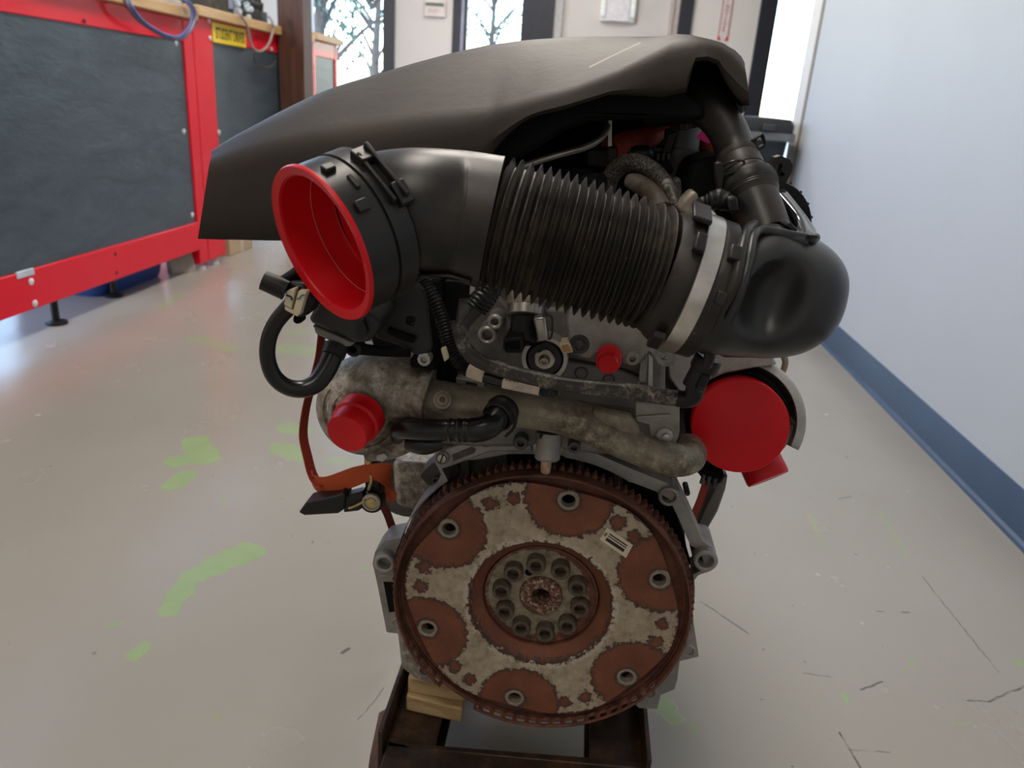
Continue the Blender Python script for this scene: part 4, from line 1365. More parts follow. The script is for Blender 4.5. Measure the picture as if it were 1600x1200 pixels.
for pb, pl, pu, pc in dense:
    d1 = (pu - pl)
    d2 = (pc - pu)
    k = min(.018, d1.length * .45, d2.length * .45)
    a0, a1 = pu - d1.normalized() * k, pu + d2.normalized() * k
    sec = [pb, pb + (pl - pb) * .5, pl, (pl + a0) / 2]
    for t in (0, .25, .5, .75, 1):
        sec.append(a0 * (1 - t) ** 2 + pu * 2 * t * (1 - t) + a1 * t * t)
    bulge = Vector((0, -.004, .003)) * min(1, d2.length / .06)
    for t in (.3, .6, .85):
        sec.append(a1 + (pc - a1) * t + bulge * math.sin(PI * t))
    sec += [pc, pc + Vector((0, .012, -.0005)), pc + Vector((0, .05, -.004)), pc + Vector((0, .34, -.02)), pc + Vector((0, .36, -.05))]
    secs.append(sec)
first = [p + Vector((0.004, .05, 0)) for p in secs[0]]
for i, p in enumerate(first):
    p.y = max(p.y, .66 + .01 * i)
    p.z = min(p.z, secs[0][8].z - .002)
lastc = [p + Vector((-.002, .05, 0)) for p in secs[-1]]
for i, p in enumerate(lastc):
    p.y = max(p.y, .64 + .01 * i)
    p.z = min(p.z, secs[-1][10].z)
mb.loft([first] + secs + [lastc], False)
cv = mb.obj('top_cover', cover_m, ENG, smooth=44, solid=.0035)
cv['label'] = 'brown-black moulded top cover'
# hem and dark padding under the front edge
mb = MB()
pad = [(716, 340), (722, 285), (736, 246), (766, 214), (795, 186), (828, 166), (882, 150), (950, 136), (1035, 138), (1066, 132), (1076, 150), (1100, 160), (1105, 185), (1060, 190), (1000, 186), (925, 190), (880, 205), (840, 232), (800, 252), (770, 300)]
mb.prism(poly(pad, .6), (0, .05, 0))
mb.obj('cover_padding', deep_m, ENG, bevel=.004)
MB().prism(poly([(768, 246), (800, 214), (826, 190), (822, 235), (806, 246), (790, 245)], .602), (0, .03, 0)).obj('cover_tab', cover_m, ENG, bevel=.004)
MB().prism(poly([(1090, 105), (1118, 106), (1134, 132), (1150, 156), (1170, 168), (1160, 178), (1150, 186), (1140, 170), (1130, 190), (1090, 190), (1080, 150)], .67), (0, .12, 0)).obj('cover_lining', deep_m, ENG, bevel=.003)
MB().prism(poly([(1150, 158), (1165, 166), (1160, 180), (1155, 178), (1150, 170)], .600), (0, .01, 0)).obj('cover_clip', black_m, ENG, bevel=.002)

# dark mass under the cover: cam cover and coil row
mb = MB()
mb.prism(poly([(800, 250), (1030, 236), (1082, 248), (1135, 262), (1140, 330), (1120, 420), (760, 420)], .70), (0, .36, 0))
mb.obj('cam_cover', deep_m, ENG, bevel=.008)
MB().prism(poly([(835, 282), (900, 270), (908, 330), (840, 330)], .665), (0, .04, 0)).obj('coil_housing', black_m, ENG, bevel=.004)
MB().prism(poly([(912, 232), (962, 232), (962, 262), (912, 262)], .672), (0, .03, 0)).obj('connector_block', black_m, ENG, bevel=.003)
MB().prism(poly([(855, 270), (862, 262), (930, 262), (935, 300), (860, 305)], .655), (0, .03, 0)).obj('injector_cover', deep_m, ENG, bevel=.004)
MB().prism(poly([(752, 300), (800, 190), (850, 165), (1000, 140), (1078, 135), (1070, 190), (1045, 225), (1000, 300)], .80), (0, .20, 0)).obj('under_cover_dark_fill', deep_m, ENG, bevel=.01)  # added dark backing, blocks the bright background under the cover
# steel fuel line
MB().tube(pxtube([(812, 263, .60, 5), (840, 252, .61, 5.2), (880, 240, .62, 5.4), (915, 230, .63, 5.4), (938, 217, .635, 5.2), (949, 202, .64, 5), (952, 186, .645, 5), (953, 170, .65, 5)]), seg=12, n=6).obj('fuel_line', simple('dull_steel_tube', (.30, .26, .21), .35, .8, .15, 80), ENG)
MB().prism(poly([(951, 186), (956, 186), (956, 228), (950, 229)], .640), (0, .003, 0)).obj('heat_strip', mach_m, ENG)
MB().prism(poly([(949, 228), (962, 229), (964, 254), (950, 258)], .640), (0, .02, 0)).obj('line_clamp', black_m, ENG, bevel=.002)
# finned dull red hose crossing under the cover
mb = MB()
cp = catmull(pxtube([(952, 236, .70, 21), (985, 226, .72, 22), (1018, 214, .74, 16), (1045, 197, .76, 6)]), 14)
for i, q in enumerate(cp):
    cp[i] = q[:3] + (q[3] * (1.0 if i % 2 else .9),)
mb.tube(cp, seg=20)
mb.obj('ribbed_red_hose', orangehose_m, ENG, smooth=20)
MB().tube(pxtube([(1025, 203, .70, 3), (1040, 198, .69, 4), (1050, 188, .69, 5), (1056, 178, .69, 5)]), seg=10, n=4).obj('orange_lead', orangehose_m, ENG)
# connectors under the right of the cover
MB().prism(poly([(1060, 188), (1098, 180), (1096, 198), (1062, 205)], .640), (0, .02, 0)).obj('ribbed_connector', black_m, ENG, bevel=.001)
for k in range(4):
    MB().prism(poly([(1071 + 6 * k, 186 - 1.2 * k), (1074 + 6 * k, 185 - 1.2 * k), (1075 + 6 * k, 201 - k), (1072 + 6 * k, 202 - k)], .638), (0, .004, 0)).obj('connector_rib', satin_m, ENG)
# canister with conical top
MB().lathe(A(1060, 255, .70), Vector((0, 0, 1)), [(0, -.03), (.0155, -.03), (.0155, .000), (.0165, .001), (.0165, .012), (.0155, .013), (.0155, .042), (0, .042)], 28).obj('canister', simple('grey_black_plastic', (.06, .057, .052), .45), ENG)
MB().prism(poly([(1043, 250), (1058, 205), (1046, 208), (1030, 250)], .680), (0, .006, 0)).obj('gusset', black_m, ENG, bevel=.001)
MB().prism(poly([(985, 230), (1020, 228), (1022, 256), (985, 258)], .648), (0, .03, 0)).obj('relay_box', black_m, ENG, bevel=.005)
MB().prism(poly([(1024, 248), (1048, 244), (1054, 272), (1026, 278)], .645), (0, .03, 0)).obj('plug_housing', deep_m, ENG, bevel=.003)
for k in range(3):
    MB().prism(poly([(1026 + 8 * k, 238), (1031 + 8 * k, 238), (1031 + 8 * k, 252), (1026 + 8 * k, 252)], .64), (0, .01, 0)).obj('plug_pin', black_m, ENG, bevel=.001)
# braided hose arching over, its stub, the dusty hose under it
MB().tube(pxtube([(948, 300, .62, 13), (955, 275, .615, 14), (972, 258, .61, 14), (995, 254, .60, 14), (1020, 266, .59, 13), (1038, 284, .58, 12), (1046, 298, .575, 11)]), seg=16, n=6).obj('braided_hose', braid_m, ENG)
MB().tube(pxtube([(1040, 286, .577, 10), (1050, 302, .57, 10), (1056, 318, .565, 9), (1057, 322, .565, 8.5)]), seg=16, n=4).obj('hose_stub', wornhose_m, ENG)
MB().lathe(A(1057, 323, .562), tocam(A(1057, 323, .56)) + Vector((.2, 0, -1.0)), [(.0045, 0), (.0045, .003), (.003, .003), (0, .001)], 16).obj('stub_end', black_m, ENG)
mb = MB()
cp = catmull(pxtube([(982, 282, .60, 11), (996, 286, .595, 15), (1012, 294, .59, 17), (1026, 310, .575, 17), (1034, 328, .565, 17)]), 8)
for i, q in enumerate(cp):
    cp[i] = q[:3] + (q[3] * (1.0 if i % 2 else .955),)
mb.tube(cp, seg=18)
mb.obj('dusty_hose', tanhose_m, ENG, smooth=50)
MB().tube(pxtube([(902, 300, .61, 14), (918, 288, .60, 15), (940, 284, .59, 14)]), seg=14, n=4).obj('short_hose', deep_m, ENG)
MB().lathe(A(908, 297, .58), Vector((-.2, -1, .1)), [(14.5 * S(908, 297, .58), -.01), (14.5 * S(908, 297, .58), 0), (11.5 * S(908, 297, .58), .002), (11.5 * S(908, 297, .58), -.006), (0, -.006)], 20).obj('hose_mouth', rubber_m, ENG)
MB().prism(poly([(1052, 280), (1064, 278), (1066, 308), (1056, 310)], .60), (0, .02, 0)).obj('grey_bracket', castdark_m, ENG, bevel=.002)
# alloy lug and its ribbed connector
MB().prism(poly([(1058, 326), (1070, 310), (1082, 298), (1091, 302), (1092, 312), (1100, 328), (1098, 336), (1068, 336)], .545), (0, .022, 0)).obj('alloy_lug', alloy('sandy_alloy', (.17, .14, .11), (.30, .26, .20), (.42, .37, .30), 70), ENG, bevel=.003)
mb = MB()
cp = catmull(pxtube([(1092, 320, .540, 11), (1105, 316, .538, 12), (1112, 314, .537, 15), (1124, 311, .536, 17), (1136, 316, .535, 15), (1146, 318, .535, 12)]), 5)
for i, q in enumerate(cp):
    cp[i] = q[:3] + (q[3] * (1.0 if (i // 2) % 2 else .9),)
mb.tube(cp, seg=16)
mb.obj('breather_connector', black_m, ENG, smooth=25)
MB().prism(poly([(1134, 308), (1152, 306), (1157, 333), (1140, 334)], .523), (0, .02, 0)).obj('connector_lock', black_m, ENG, bevel=.002)
# black body behind the breather pipe
MB().prism(poly([(1080, 252), (1130, 240), (1165, 262), (1200, 330), (1190, 352), (1090, 340), (1062, 300)], .62), (0, .10, 0)).obj('throttle_body', deep_m, ENG, bevel=.008)
MB().prism(poly([(1120, 250), (1128, 252), (1133, 290), (1120, 292)], .560), (0, .01, 0)).obj('latch_arm', black_m, ENG, bevel=.001)
# pink card showing through a gap
MB().prism(poly([(1088, 215), (1106, 193), (1122, 222), (1105, 224)], .66), (0, .001, 0)).obj('pink_card', pink_m, ENG)

# ---- breather pipe from under the cover down to the resonator
PIPE = MB().tube(pxtube([(1020, 163, .66, 34), (1060, 160, .645, 34), (1090, 160, .63, 32), (1116, 176, .615, 31), (1136, 203, .60, 30), (1147, 230, .588, 30), (1154, 250, .578, 30)]), seg=28, n=8).obj('breather_pipe', dusty('pipe_plastic', (.013, .0115, .0105), (.07, .055, .042), .4, .38, 30, .06), ENG)
pa, pb = A(1150, 243, .576), A(1180, 318, .548)
ax = (pb - pa).normalized()
L = (pb - pa).length
s_ = S(1160, 270, .565)
MB().lathe(pa, ax, [(30 * s_, -.001), (33 * s_, 0), (33.5 * s_, .004), (32.5 * s_, .005), (34 * s_, .006), (35 * s_, .016), (34 * s_, .0165), (36 * s_, .0185), (36 * s_, .021), (33 * s_, .022)], 36).obj('pipe_coupling', duct_m, PIPE)
MB().lathe(pa, ax, [(33 * s_, .0195), (37 * s_, .021), (44 * s_, .0235), (45 * s_, .026), (45 * s_, .031), (42 * s_, .033), (42.5 * s_, .034), (41.5 * s_, .0345), (42 * s_, .0355), (41 * s_, .036), (38 * s_, .040)], 36).obj('pipe_flange', duct_m, PIPE)
pc = A(1215, 365, .520)
MB().tube([tuple(pa + ax * .034) + (38.5 * s_,), tuple(pa + ax * .048) + (37.5 * s_,), tuple(pa + ax * .075) + (36.5 * s_,), tuple(pc) + (35 * s_,)], seg=30, n=4).obj('pipe_socket', duct_m, PIPE)
# long oval window in the coupling
ov = []
for k in range(25):
    t = 2 * PI * k / 24
    a_ = math.cos(t)
    ov.append((1141 + 23 * a_ * .95 + 3 * math.sin(t), 262 - 9 * a_ + 7.5 * math.sin(t) - (4 * (1 - a_ * a_) if False else 0)))
MB().tube([tuple(A(x, y, .5455 + .0007 * abs(x - 1145) ** 1.15 * .25)) for x, y in ov], .0009, 6).obj('oval_rib', duct_m, PIPE)


def loop_tab(pts, hole, Y, th, name, par, mat=black_m):
    MB().prism(poly(pts, Y), (0, th, 0), [poly(hole, Y)]).obj(name, mat, par, bevel=.0012)


loop_tab([(1174, 220), (1190, 208), (1194, 208), (1199, 226), (1197, 230), (1181, 237)], [(1182, 219), (1190, 213), (1195, 225), (1186, 230)], .572, .006, 'clip_tab', PIPE)
loop_tab([(1203, 262), (1212, 246), (1220, 243), (1235, 250), (1239, 258), (1237, 270), (1226, 290), (1214, 292), (1206, 282)], [(1211, 262), (1219, 254), (1223, 258), (1218, 276), (1212, 278)], .560, .012, 'latch_loop', PIPE)
MB().prism(poly([(1116, 254), (1128, 252), (1134, 270), (1132, 296), (1122, 300), (1118, 290)], .548), (0, .008, 0)).obj('clip_arm', black_m, PIPE, bevel=.0015)
# finned drum behind
fd = MB()
o_ = A(1205, 345, .60)
fd.lathe(o_, Vector((.15, -1, .35)), [(.0335, -.06), (.0335, -.004), (.029, .004), (0, .008)], 36)
FD = fd.obj('finned_drum', deep_m, ENG)
for k in range(10):
    a = math.radians(-60 + 18 * k)
    ax2 = Vector((.15, -1, .35)).normalized()
    u, w = perp(ax2)
    d2 = (Vector((1, 0, 0)) - ax2 * ax2.x).normalized()
    d3 = ax2.cross(d2)
    rr2 = d2 * math.cos(a) + d3 * math.sin(a)
    MB().box(o_ + rr2 * .0335 - ax2 * .03, (.002, .05, .003), Vector((0, 1, 0)).rotation_difference(ax2).to_matrix()).obj('fin', black_m, FD)

# ---- intake duct: collar, elbow, bellows, cuff, clamp, resonator
YI = .484
co_, ce_ = A(505, 382, .440), None
oax = camvec(505, 382, -.826, .365, -.43)        # out of the open mouth
elbow_pts = [(548, 361, .451, 90), (565, 354, .456, 91), (600, 342, .464, 93), (640, 335, .470, 97), (690, 334, .473, 100), (735, 341, .475, 102), (768, 349, .475, 103)]
# the elbow as a tube whose first ring faces the collar
EP = [tuple(co_ - oax * .043) + (.0385,), tuple(co_ - oax * .052) + (.0385,)] + pxtube([(655, 330, .4735, 95), (712, 337, .482, 99), (768, 349, YI, 103)])
ELB = MB().tube(EP, seg=44, n=8).obj('intake_elbow', duct_m, ENG, smooth=60)
ELB['label'] = 'smooth black elbow of the intake duct'
RO = .0465
CL = MB().lathe(co_, oax, [(RO - .004, -.040), (RO - .004, -.001), (RO - .001, -.0006), (RO, 0), (RO + .0005, -.010), (RO + .0005, -.019), (RO - .0006, -.0195), (RO - .0006, -.0205), (RO + .0010, -.021), (RO + .0010, -.034), (RO - .002, -.036), (RO - .004, -.040), (.0390, -.047), (.036, -.048)], 60).obj('intake_collar', duct_m, ENG)
ux = (right - oax * right.dot(oax)).normalized()
uy = oax.cross(ux)


def on_collar(deg, h, dr=0.0):
    a = math.radians(deg)
    d = ux * math.cos(a) + uy * math.sin(a)
    return co_ + oax * h + d * (RO + dr), d


def collar_block(px, py, h, size, name, dr=.001):
    """little block on the collar, at the angle nearest the given pixel"""
    best = None
    for k in range(360):
        p, d = on_collar(k, h, dr)
        v = Vector((p.x, p.y, p.z - CAM_H))
        c = [sum(ROWS[i][j] * v[i] for i in range(3)) for j in range(3)]
        e = (800 + F * c[0] / c[2] - px) ** 2 + (600 + F * c[1] / c[2] - py) ** 2 + (4000 if d.dot(tocam(p)) < 0 else 0)
        if best is None or e < best[0]:
            best = (e, p, d)
    _, p, d = best
    t = oax.cross(d)
    R = Matrix((oax, t, d)).transposed()
    return MB().box(p, size, R).obj(name, duct_m, CL, bevel=.0008)


collar_block(508, 272, -.008, (.007, .006, .005), 'collar_lug')
collar_block(552, 330, -.009, (.008, .007, .005), 'collar_lug')
collar_block(538, 296, -.014, (.003, .010, .002), 'arrow_mark')
collar_block(562, 256, -.030, (.010, .012, .009), 'latch_post')
collar_block(600, 318, -.034, (.009, .014, .010), 'latch_post')
collar_block(583, 285, -.034, (.0025, .040, .010), 'latch_bar')
collar_block(573, 290, -.027, (.0025, .036, .005), 'latch_bar')
# fine rack teeth along the joint
tt = MB()
for k in range(60):
    p, d = on_collar(-70 + 1.6 * k - 45, -.021, .0006)
    t = oax.cross(d)
    tt.box(p, (.0022, .0008, .0012), Matrix((oax, t, d)).transposed())
o = tt.obj('rack_teeth', duct_m, CL)
o['kind'] = 'stuff'
# flash ribs on the elbow
MB().tube(pxtube([(690, 250, .40, 1), (688, 300, .385, 1)]), seg=6).obj('mould_line', duct_m, ELB) if False else None
MB().prism(poly([(634, 440), (660, 428), (700, 428), (735, 438), (735, 446), (700, 436), (662, 436), (640, 452)], .455), (0, .03, 0)).obj('elbow_flange', duct_m, ELB, bevel=.001)

# bellows
bc = [(772, 350, YI, 104), (810, 360, YI, 106), (870, 377, YI + .001, 106), (940, 397, YI + .002, 103), (1000, 413, YI + .003, 100), (1024, 420, YI + .004, 98)]
BP = catmull(pxtube(bc), 40)
tot = [0]
for a, b in zip(BP, BP[1:]):
    tot.append(tot[-1] + (Vector(a[:3]) - Vector(b[:3])).length)
NRIB = 19
rings = []


def at_len(s):
    for i in range(len(tot) - 1):
        if tot[i + 1] >= s - 1e-9:
            t = (s - tot[i]) / max(tot[i + 1] - tot[i], 1e-9)
            return tuple(x + (y - x) * min(max(t, 0), 1) for x, y in zip(BP[i], BP[i + 1]))
    return BP[-1]


for k in range(NRIB):
    for f_, r_ in ((0.0, .865), (.10, .87), (.42, .985), (.50, 1.0), (.58, .985), (.90, .87)):
        q = at_len(tot[-1] * (k + f_) / NRIB)
        rings.append(q[:3] + (q[3] * r_,))
q = at_len(tot[-1])
rings.append(q[:3] + (q[3] * .90,))
mb = MB()
mb.tube(rings, seg=64)
BEL = mb.obj('bellows', bellows_m, ENG, smooth=50)
BEL['label'] = 'ribbed rubber bellows of the intake duct'

cf = [(1021, 419, YI + .004, 91), (1038, 426, YI + .005, 98), (1050, 431, YI + .005, 100), (1056, 434, YI + .006, 104), (1062, 437, YI + .006, 108), (1096, 451, YI + .006, 109.5), (1101, 453, YI + .006, 100)]
CUF = MB().tube(pxtube(cf), seg=56, n=0).obj('duct_cuff', bellows_m, ENG, smooth=32)
cc = A(1075, 443, .490)
cax = Vector((math.cos(math.radians(14)), 0, -math.sin(math.radians(14))))
s_ = S(1075, 443, .490)
CLP = MB().lathe(cc, cax, [(108.5 * s_, -.0056), (110.6 * s_, -.0052), (110.9 * s_, 0), (110.6 * s_, .0052), (108.5 * s_, .0056)], 72).obj('hose_clamp', clampband_m, ENG, smooth=30)
CLP['label'] = 'bright steel band clamp'
MB().prism(poly([(1090, 327), (1112, 330), (1120, 336), (1108, 336), (1092, 332)], .486), (0, .010, .001)).obj('clamp_tang', clampband_m, CLP, bevel=.0005)
MB().prism(poly([(1026, 536), (1040, 527), (1058, 534), (1054, 541), (1038, 545)], .478), (0, .008, 0)).obj('clamp_ear', clampband_m, CLP, bevel=.001)
MB().lathe(cc + cax * .0066, cax, [(100 * s_, -.001), (108 * s_, -.0005), (109.5 * s_, .0006), (109.5 * s_, .0085), (107 * s_, .0092), (96 * s_, .0095), (95 * s_, .020)], 60).obj('cuff_end_band', duct_m, CUF)


def cuff_block(px, py, hpos, size, dr=.002):
    best = None
    vx = Vector((0, 0, 1)) - cax * cax.z
    vx.normalize()
    vy = cax.cross(vx)
    for k in range(360):
        d = vx * math.cos(math.radians(k)) + vy * math.sin(math.radians(k))
        p = cc + cax * hpos + d * (109 * s_ + dr)
        v = Vector((p.x, p.y, p.z - CAM_H))
        c = [sum(ROWS[i][j] * v[i] for i in range(3)) for j in range(3)]
        e = (800 + F * c[0] / c[2] - px) ** 2 + (600 + F * c[1] / c[2] - py) ** 2 + (4000 if d.dot(tocam(p)) < 0 else 0)
        if best is None or e < best[0]:
            best = (e, p, d)
    _, p, d = best
    MB().box(p, size, Matrix((cax, cax.cross(d), d)).transposed()).obj('cuff_lug', duct_m, CUF, bevel=.001)


cuff_block(1090, 380, -.0095, (.0065, .012, .006))
cuff_block(1137, 394, .0120, (.007, .010, .006))
cuff_block(1092, 333, -.0110, (.012, .024, .0035))
cuff_block(1014, 522, -.0110, (.008, .016, .005))
cuff_block(1118, 463, .0120, (.006, .008, .004))

# resonator bulb
rs = [  # centre px, py, Y, half height px, half depth m
    (1112, 453, .492, 96, .043),
    (1124, 454, .494, 98, .044),
    (1145, 454, .497, 101, .046),
    (1180, 453, .501, 104, .046),
    (1215, 458, .503, 99, .046),
    (1250, 460, .505, 90, .045),
    (1276, 459, .507, 76, .042),
    (1296, 458, .509, 57, .034),
    (1308, 456, .510, 35, .022),
    (1313, 455, .511, 12, .008),
]
rax = (A(1300, 500, .51) - A(1124, 447, .497)).normalized()
secs = []
for i, (x, y, Y, h, dp) in enumerate(catmull(rs, 3)):
    c = A(x, y, Y)
    hh = h * S(x, y, Y)
    # section plane: up tilted along the picture, depth along y
    t0 = max(0.0, 1 - (x - 1124) / 120)
    upv = (Vector((0.30 * t0, 0, 1))).normalized()
    sec = []
    n = 40
    for k in range(n):
        a = 2 * PI * k / n
        e = .82
        ca_, sa_ = math.cos(a), math.sin(a)
        sec.append(c + upv * hh * math.copysign(abs(ca_) ** e, ca_) + Vector((0, 1, 0)) * dp * math.copysign(abs(sa_) ** e, sa_))
    secs.append(sec)
mb = MB().loft(secs, True, True, True)
# the scooped hollow in the front
dc = A(1203, 462, .46)
for i, p in enumerate(mb.v):
    v = Vector((p.x, p.y, p.z - CAM_H))
    c = [sum(ROWS[q][j] * v[q] for q in range(3)) for j in range(3)]
    px, py = 800 + F * c[0] / c[2], 600 + F * c[1] / c[2]
    if p.y < .515:
        dx, dy = (px - 1210) / 60, (py - 468) / 72
        # slant the hollow
        dx += dy * .35
        w = 1 - (dx * dx + dy * dy)
        if w > 0:
            w = w * w * (3 - 2 * w)
            p.y += .017 * w
RES = mb.obj('resonator', satin_m, ENG, sub=1, smooth=60)
RES['label'] = 'bulbous satin black resonator with a scooped hollow'
MB().tube(pxtube([(1080, 547, .484, 8), (1103, 520, .463, 9), (1128, 480, .450, 10), (1147, 444, .447, 10), (1157, 402, .456, 10), (1166, 366, .476, 9), (1172, 355, .492, 8), (1180, 350, .51, 7)]), seg=16, n=7).obj('rim_flange', duct_m, RES, smooth=60)
MB().tube(pxtube([(1098, 548, .484, 6), (1118, 521, .463, 7), (1143, 485, .450, 7.5), (1160, 445, .447, 7.5), (1171, 402, .456, 7.5), (1177, 372, .470, 7.5), (1186, 362, .480, 8), (1202, 362, .482, 8), (1230, 367, .481, 8), (1256, 372, .482, 8), (1267, 374, .484, 8), (1275, 371, .489, 7)]), seg=16, n=7).obj('rim_flange', satin_m, RES, smooth=60)
MB().tube(pxtube([(1186, 378, .480, 5), (1215, 380, .479, 6), (1250, 386, .481, 6), (1268, 385, .486, 6)]), seg=14, n=7).obj('under_rim', satin_m, RES, smooth=60)
op = catmull([tuple(A(*q)) for q in ((1178, 356, .482), (1228, 364, .478), (1262, 371, .479), (1276, 366, .492), (1263, 341, .53), (1226, 294, .60))], 6)
ip = catmull([tuple(A(*q)) for q in ((1190, 352, .500), (1226, 358, .496), (1240, 360, .498), (1248, 352, .51), (1238, 332, .545), (1206, 296, .60))], 6)
MB().loft([[Vector(p) for p in op], [Vector(p) for p in ip]], False).obj('top_plate', simple('glossy_black_plate', (.02, .022, .026), .12), RES, solid=.006)
MB().prism(poly([(1226, 352), (1234, 346), (1248, 360), (1244, 363)], .490), (0, .02, 0)).obj('gusset', duct_m, RES, bevel=.002)
MB().prism(poly([(1264, 367), (1277, 368), (1278, 372), (1266, 374)], .478), (0, .01, 0)).obj('rim_tip', black_m, RES)
MB().tube(pxtube([(1290, 512, .487, 2), (1270, 517, .4725, 3), (1248, 516, .4655, 3)]), seg=8, n=5).obj('seam_step', duct_m, RES)
MB().prism(poly([(1118, 548), (1190, 556), (1180, 560), (1128, 559)], .485), (0, .04, 0)).obj('drain_lip', black_m, RES, bevel=.002)
MB().tube(pxtube([(1110, 548, .478, 9), (1108, 560, .480, 9), (1104, 572, .482, 8)]), seg=14, n=3).obj('outlet_neck', black_m, RES)

# ---- coolant pump housing on the left with its neck
hc = A(566, 640, .575)
hax = (tocam(A(566, 640, .575)) + Vector((-.25, 0, -.25))).normalized()
s_ = S(566, 640, .575)
mb = MB()
mb.lathe(hc, hax, [(79 * s_, -.075), (81 * s_, -.03), (80 * s_, -.012), (74 * s_, .000), (64 * s_, .007), (58 * s_, .0085), (56 * s_, .007), (53 * s_, .0075), (50 * s_, .011), (47 * s_, .0125), (44 * s_, .013), (42 * s_, .016), (40 * s_, .019), (38 * s_, .020), (36 * s_, .019)], 56)
PH_ = mb.obj('pump_housing', cast_m, ENG, smooth=50)
PH_['label'] = 'mottled cast alloy coolant pump housing'
mb = MB()
mb.tube(pxtube([(545, 612, .585, 50), (580, 604, .582, 52), (620, 610, .580, 50), (650, 617, .578, 47), (668, 621, .577, 46)]), seg=40, n=6)
mb.obj('housing_neck', cast_m, PH_, smooth=60)
p, q = A(664, 620, .577), A(672, 622, .577)
ax = (q - p).normalized()
s2 = S(668, 620, .577)
MB().lathe(p, ax, [(46 * s2, -.006), (48 * s2, -.004), (48.5 * s2, .002), (47 * s2, .003), (41 * s2, .003), (41 * s2, -.01)], 40).obj('neck_lip', cast_m, PH_)
# lower curl of the volute
MB().tube(pxtube([(648, 630, .585, 22), (645, 664, .580, 24), (628, 688, .576, 22), (600, 704, .574, 16), (572, 712, .574, 9)]), seg=20, n=6).obj('volute_curl', cast_m, PH_, smooth=60)
for px, py in ((617, 600), (648, 643)):
    MB().lathe(A(px, py, .5585 if px < 640 else .562), tocam(A(px, py, .56)), [(4 * s2, -.004), (4 * s2, .0005), (2.6 * s2, .0008), (2.4 * s2, -.002), (0, -.002)], 12).obj('vent_hole', castdark_m, PH_)
MB().prism(poly([(588, 712), (600, 708), (606, 716), (598, 722), (588, 720)], .56), (0, .01, 0)).obj('housing_lug', mach_m, PH_, bevel=.001)
mb = MB().prism(poly([(556, 545), (590, 552), (640, 556), (672, 556), (678, 590), (600, 575), (540, 580)], .590), (0, .06, 0))
mb.obj('upper_web', cast_m, PH_, bevel=.004)

# ---- metal coolant pipe across the front
MP = MB().tube(pxtube([(655, 622, .577, 33), (680, 626, .577, 33), (720, 632, .576, 32), (770, 636, .575, 29), (820, 641, .574, 28), (870, 648, .573, 29), (915, 662, .571, 29), (960, 684, .568, 27), (1005, 704, .565, 26), (1040, 716, .564, 27), (1062, 719, .567, 26), (1076, 716, .577, 25), (1080, 708, .595, 24), (1076, 700, .62, 23)]), seg=32, n=7).obj('coolant_pipe', pipe_m, ENG, smooth=70)
MP['label'] = 'corroded yellowish metal coolant pipe'
fb = A(691, 625, .5535)
fax = (tocam(fb) + Vector((0, 0, .1))).normalized()
MB().lathe(fb, fax, [(15 * s2, -.003), (14 * s2, .001), (10 * s2, .0015), (9 * s2, .004), (6.5 * s2, .0045), (4.5 * s2, .0045), (4 * s2, -.001), (0, -.001)], 24).obj('pipe_fitting', pipe_m, MP)
MB().prism(poly([(925, 640), (985, 652), (1002, 670), (1000, 690), (965, 680), (925, 664)], .560), (0, .012, 0)).obj('pipe_saddle', pipe_m, MP, bevel=.004)

# ---- fat black elbow hose in front of the pipe
pts = catmull(pxtube([(668, 640, .560, 6), (640, 662, .548, 12), (632, 672, .545, 15), (650, 674, .543, 17), (690, 672, .541, 17.5)]), 5)
EH = MB().tube(pxtube([(622, 690, .575, 9), (624, 672, .552, 14), (650, 671, .545, 17), (690, 672, .541, 17.5), (700, 672, .541, 17.5), (704, 672, .541, 19.5), (708, 672, .541, 17.8), (714, 672, .541, 17.8), (718, 672, .541, 19.8), (722, 672, .541, 18), (727, 672, .541, 19.5), (732, 672, .541, 18), (738, 672, .541, 20), (752, 670.5, .541, 20), (763, 666, .543, 20), (772, 658, .548, 20), (779, 649, .554, 20), (785, 642, .561, 20)]), seg=28, n=2).obj('elbow_hose', rubber_m, ENG, smooth=40)
EH['label'] = 'shiny black elbow hose with moulded ribs'
p, q = A(776, 653, .551), A(787, 640, .564)
ax = (q - p).normalized()
MB().lathe(p, ax, [(21 * s2, 0), (24 * s2, .001), (24.5 * s2, .005), (22 * s2, .006), (25 * s2, .008), (26 * s2, .011), (25 * s2, .014), (20 * s2, .016)], 30).obj('hose_collar', black_m, EH)
MB().tube(pxtube([(800, 636, .548, 2.5), (806, 650, .545, 2.5), (803, 668, .545, 2.5), (790, 682, .546, 2.5)]), seg=8, n=4).obj('collar_spring', black_m, EH)
MB().tube(pxtube([(640, 690, .56, 16), (664, 694, .556, 17), (690, 690, .56, 12)]), seg=18, n=4).obj('lower_hose', rubber_m, ENG)

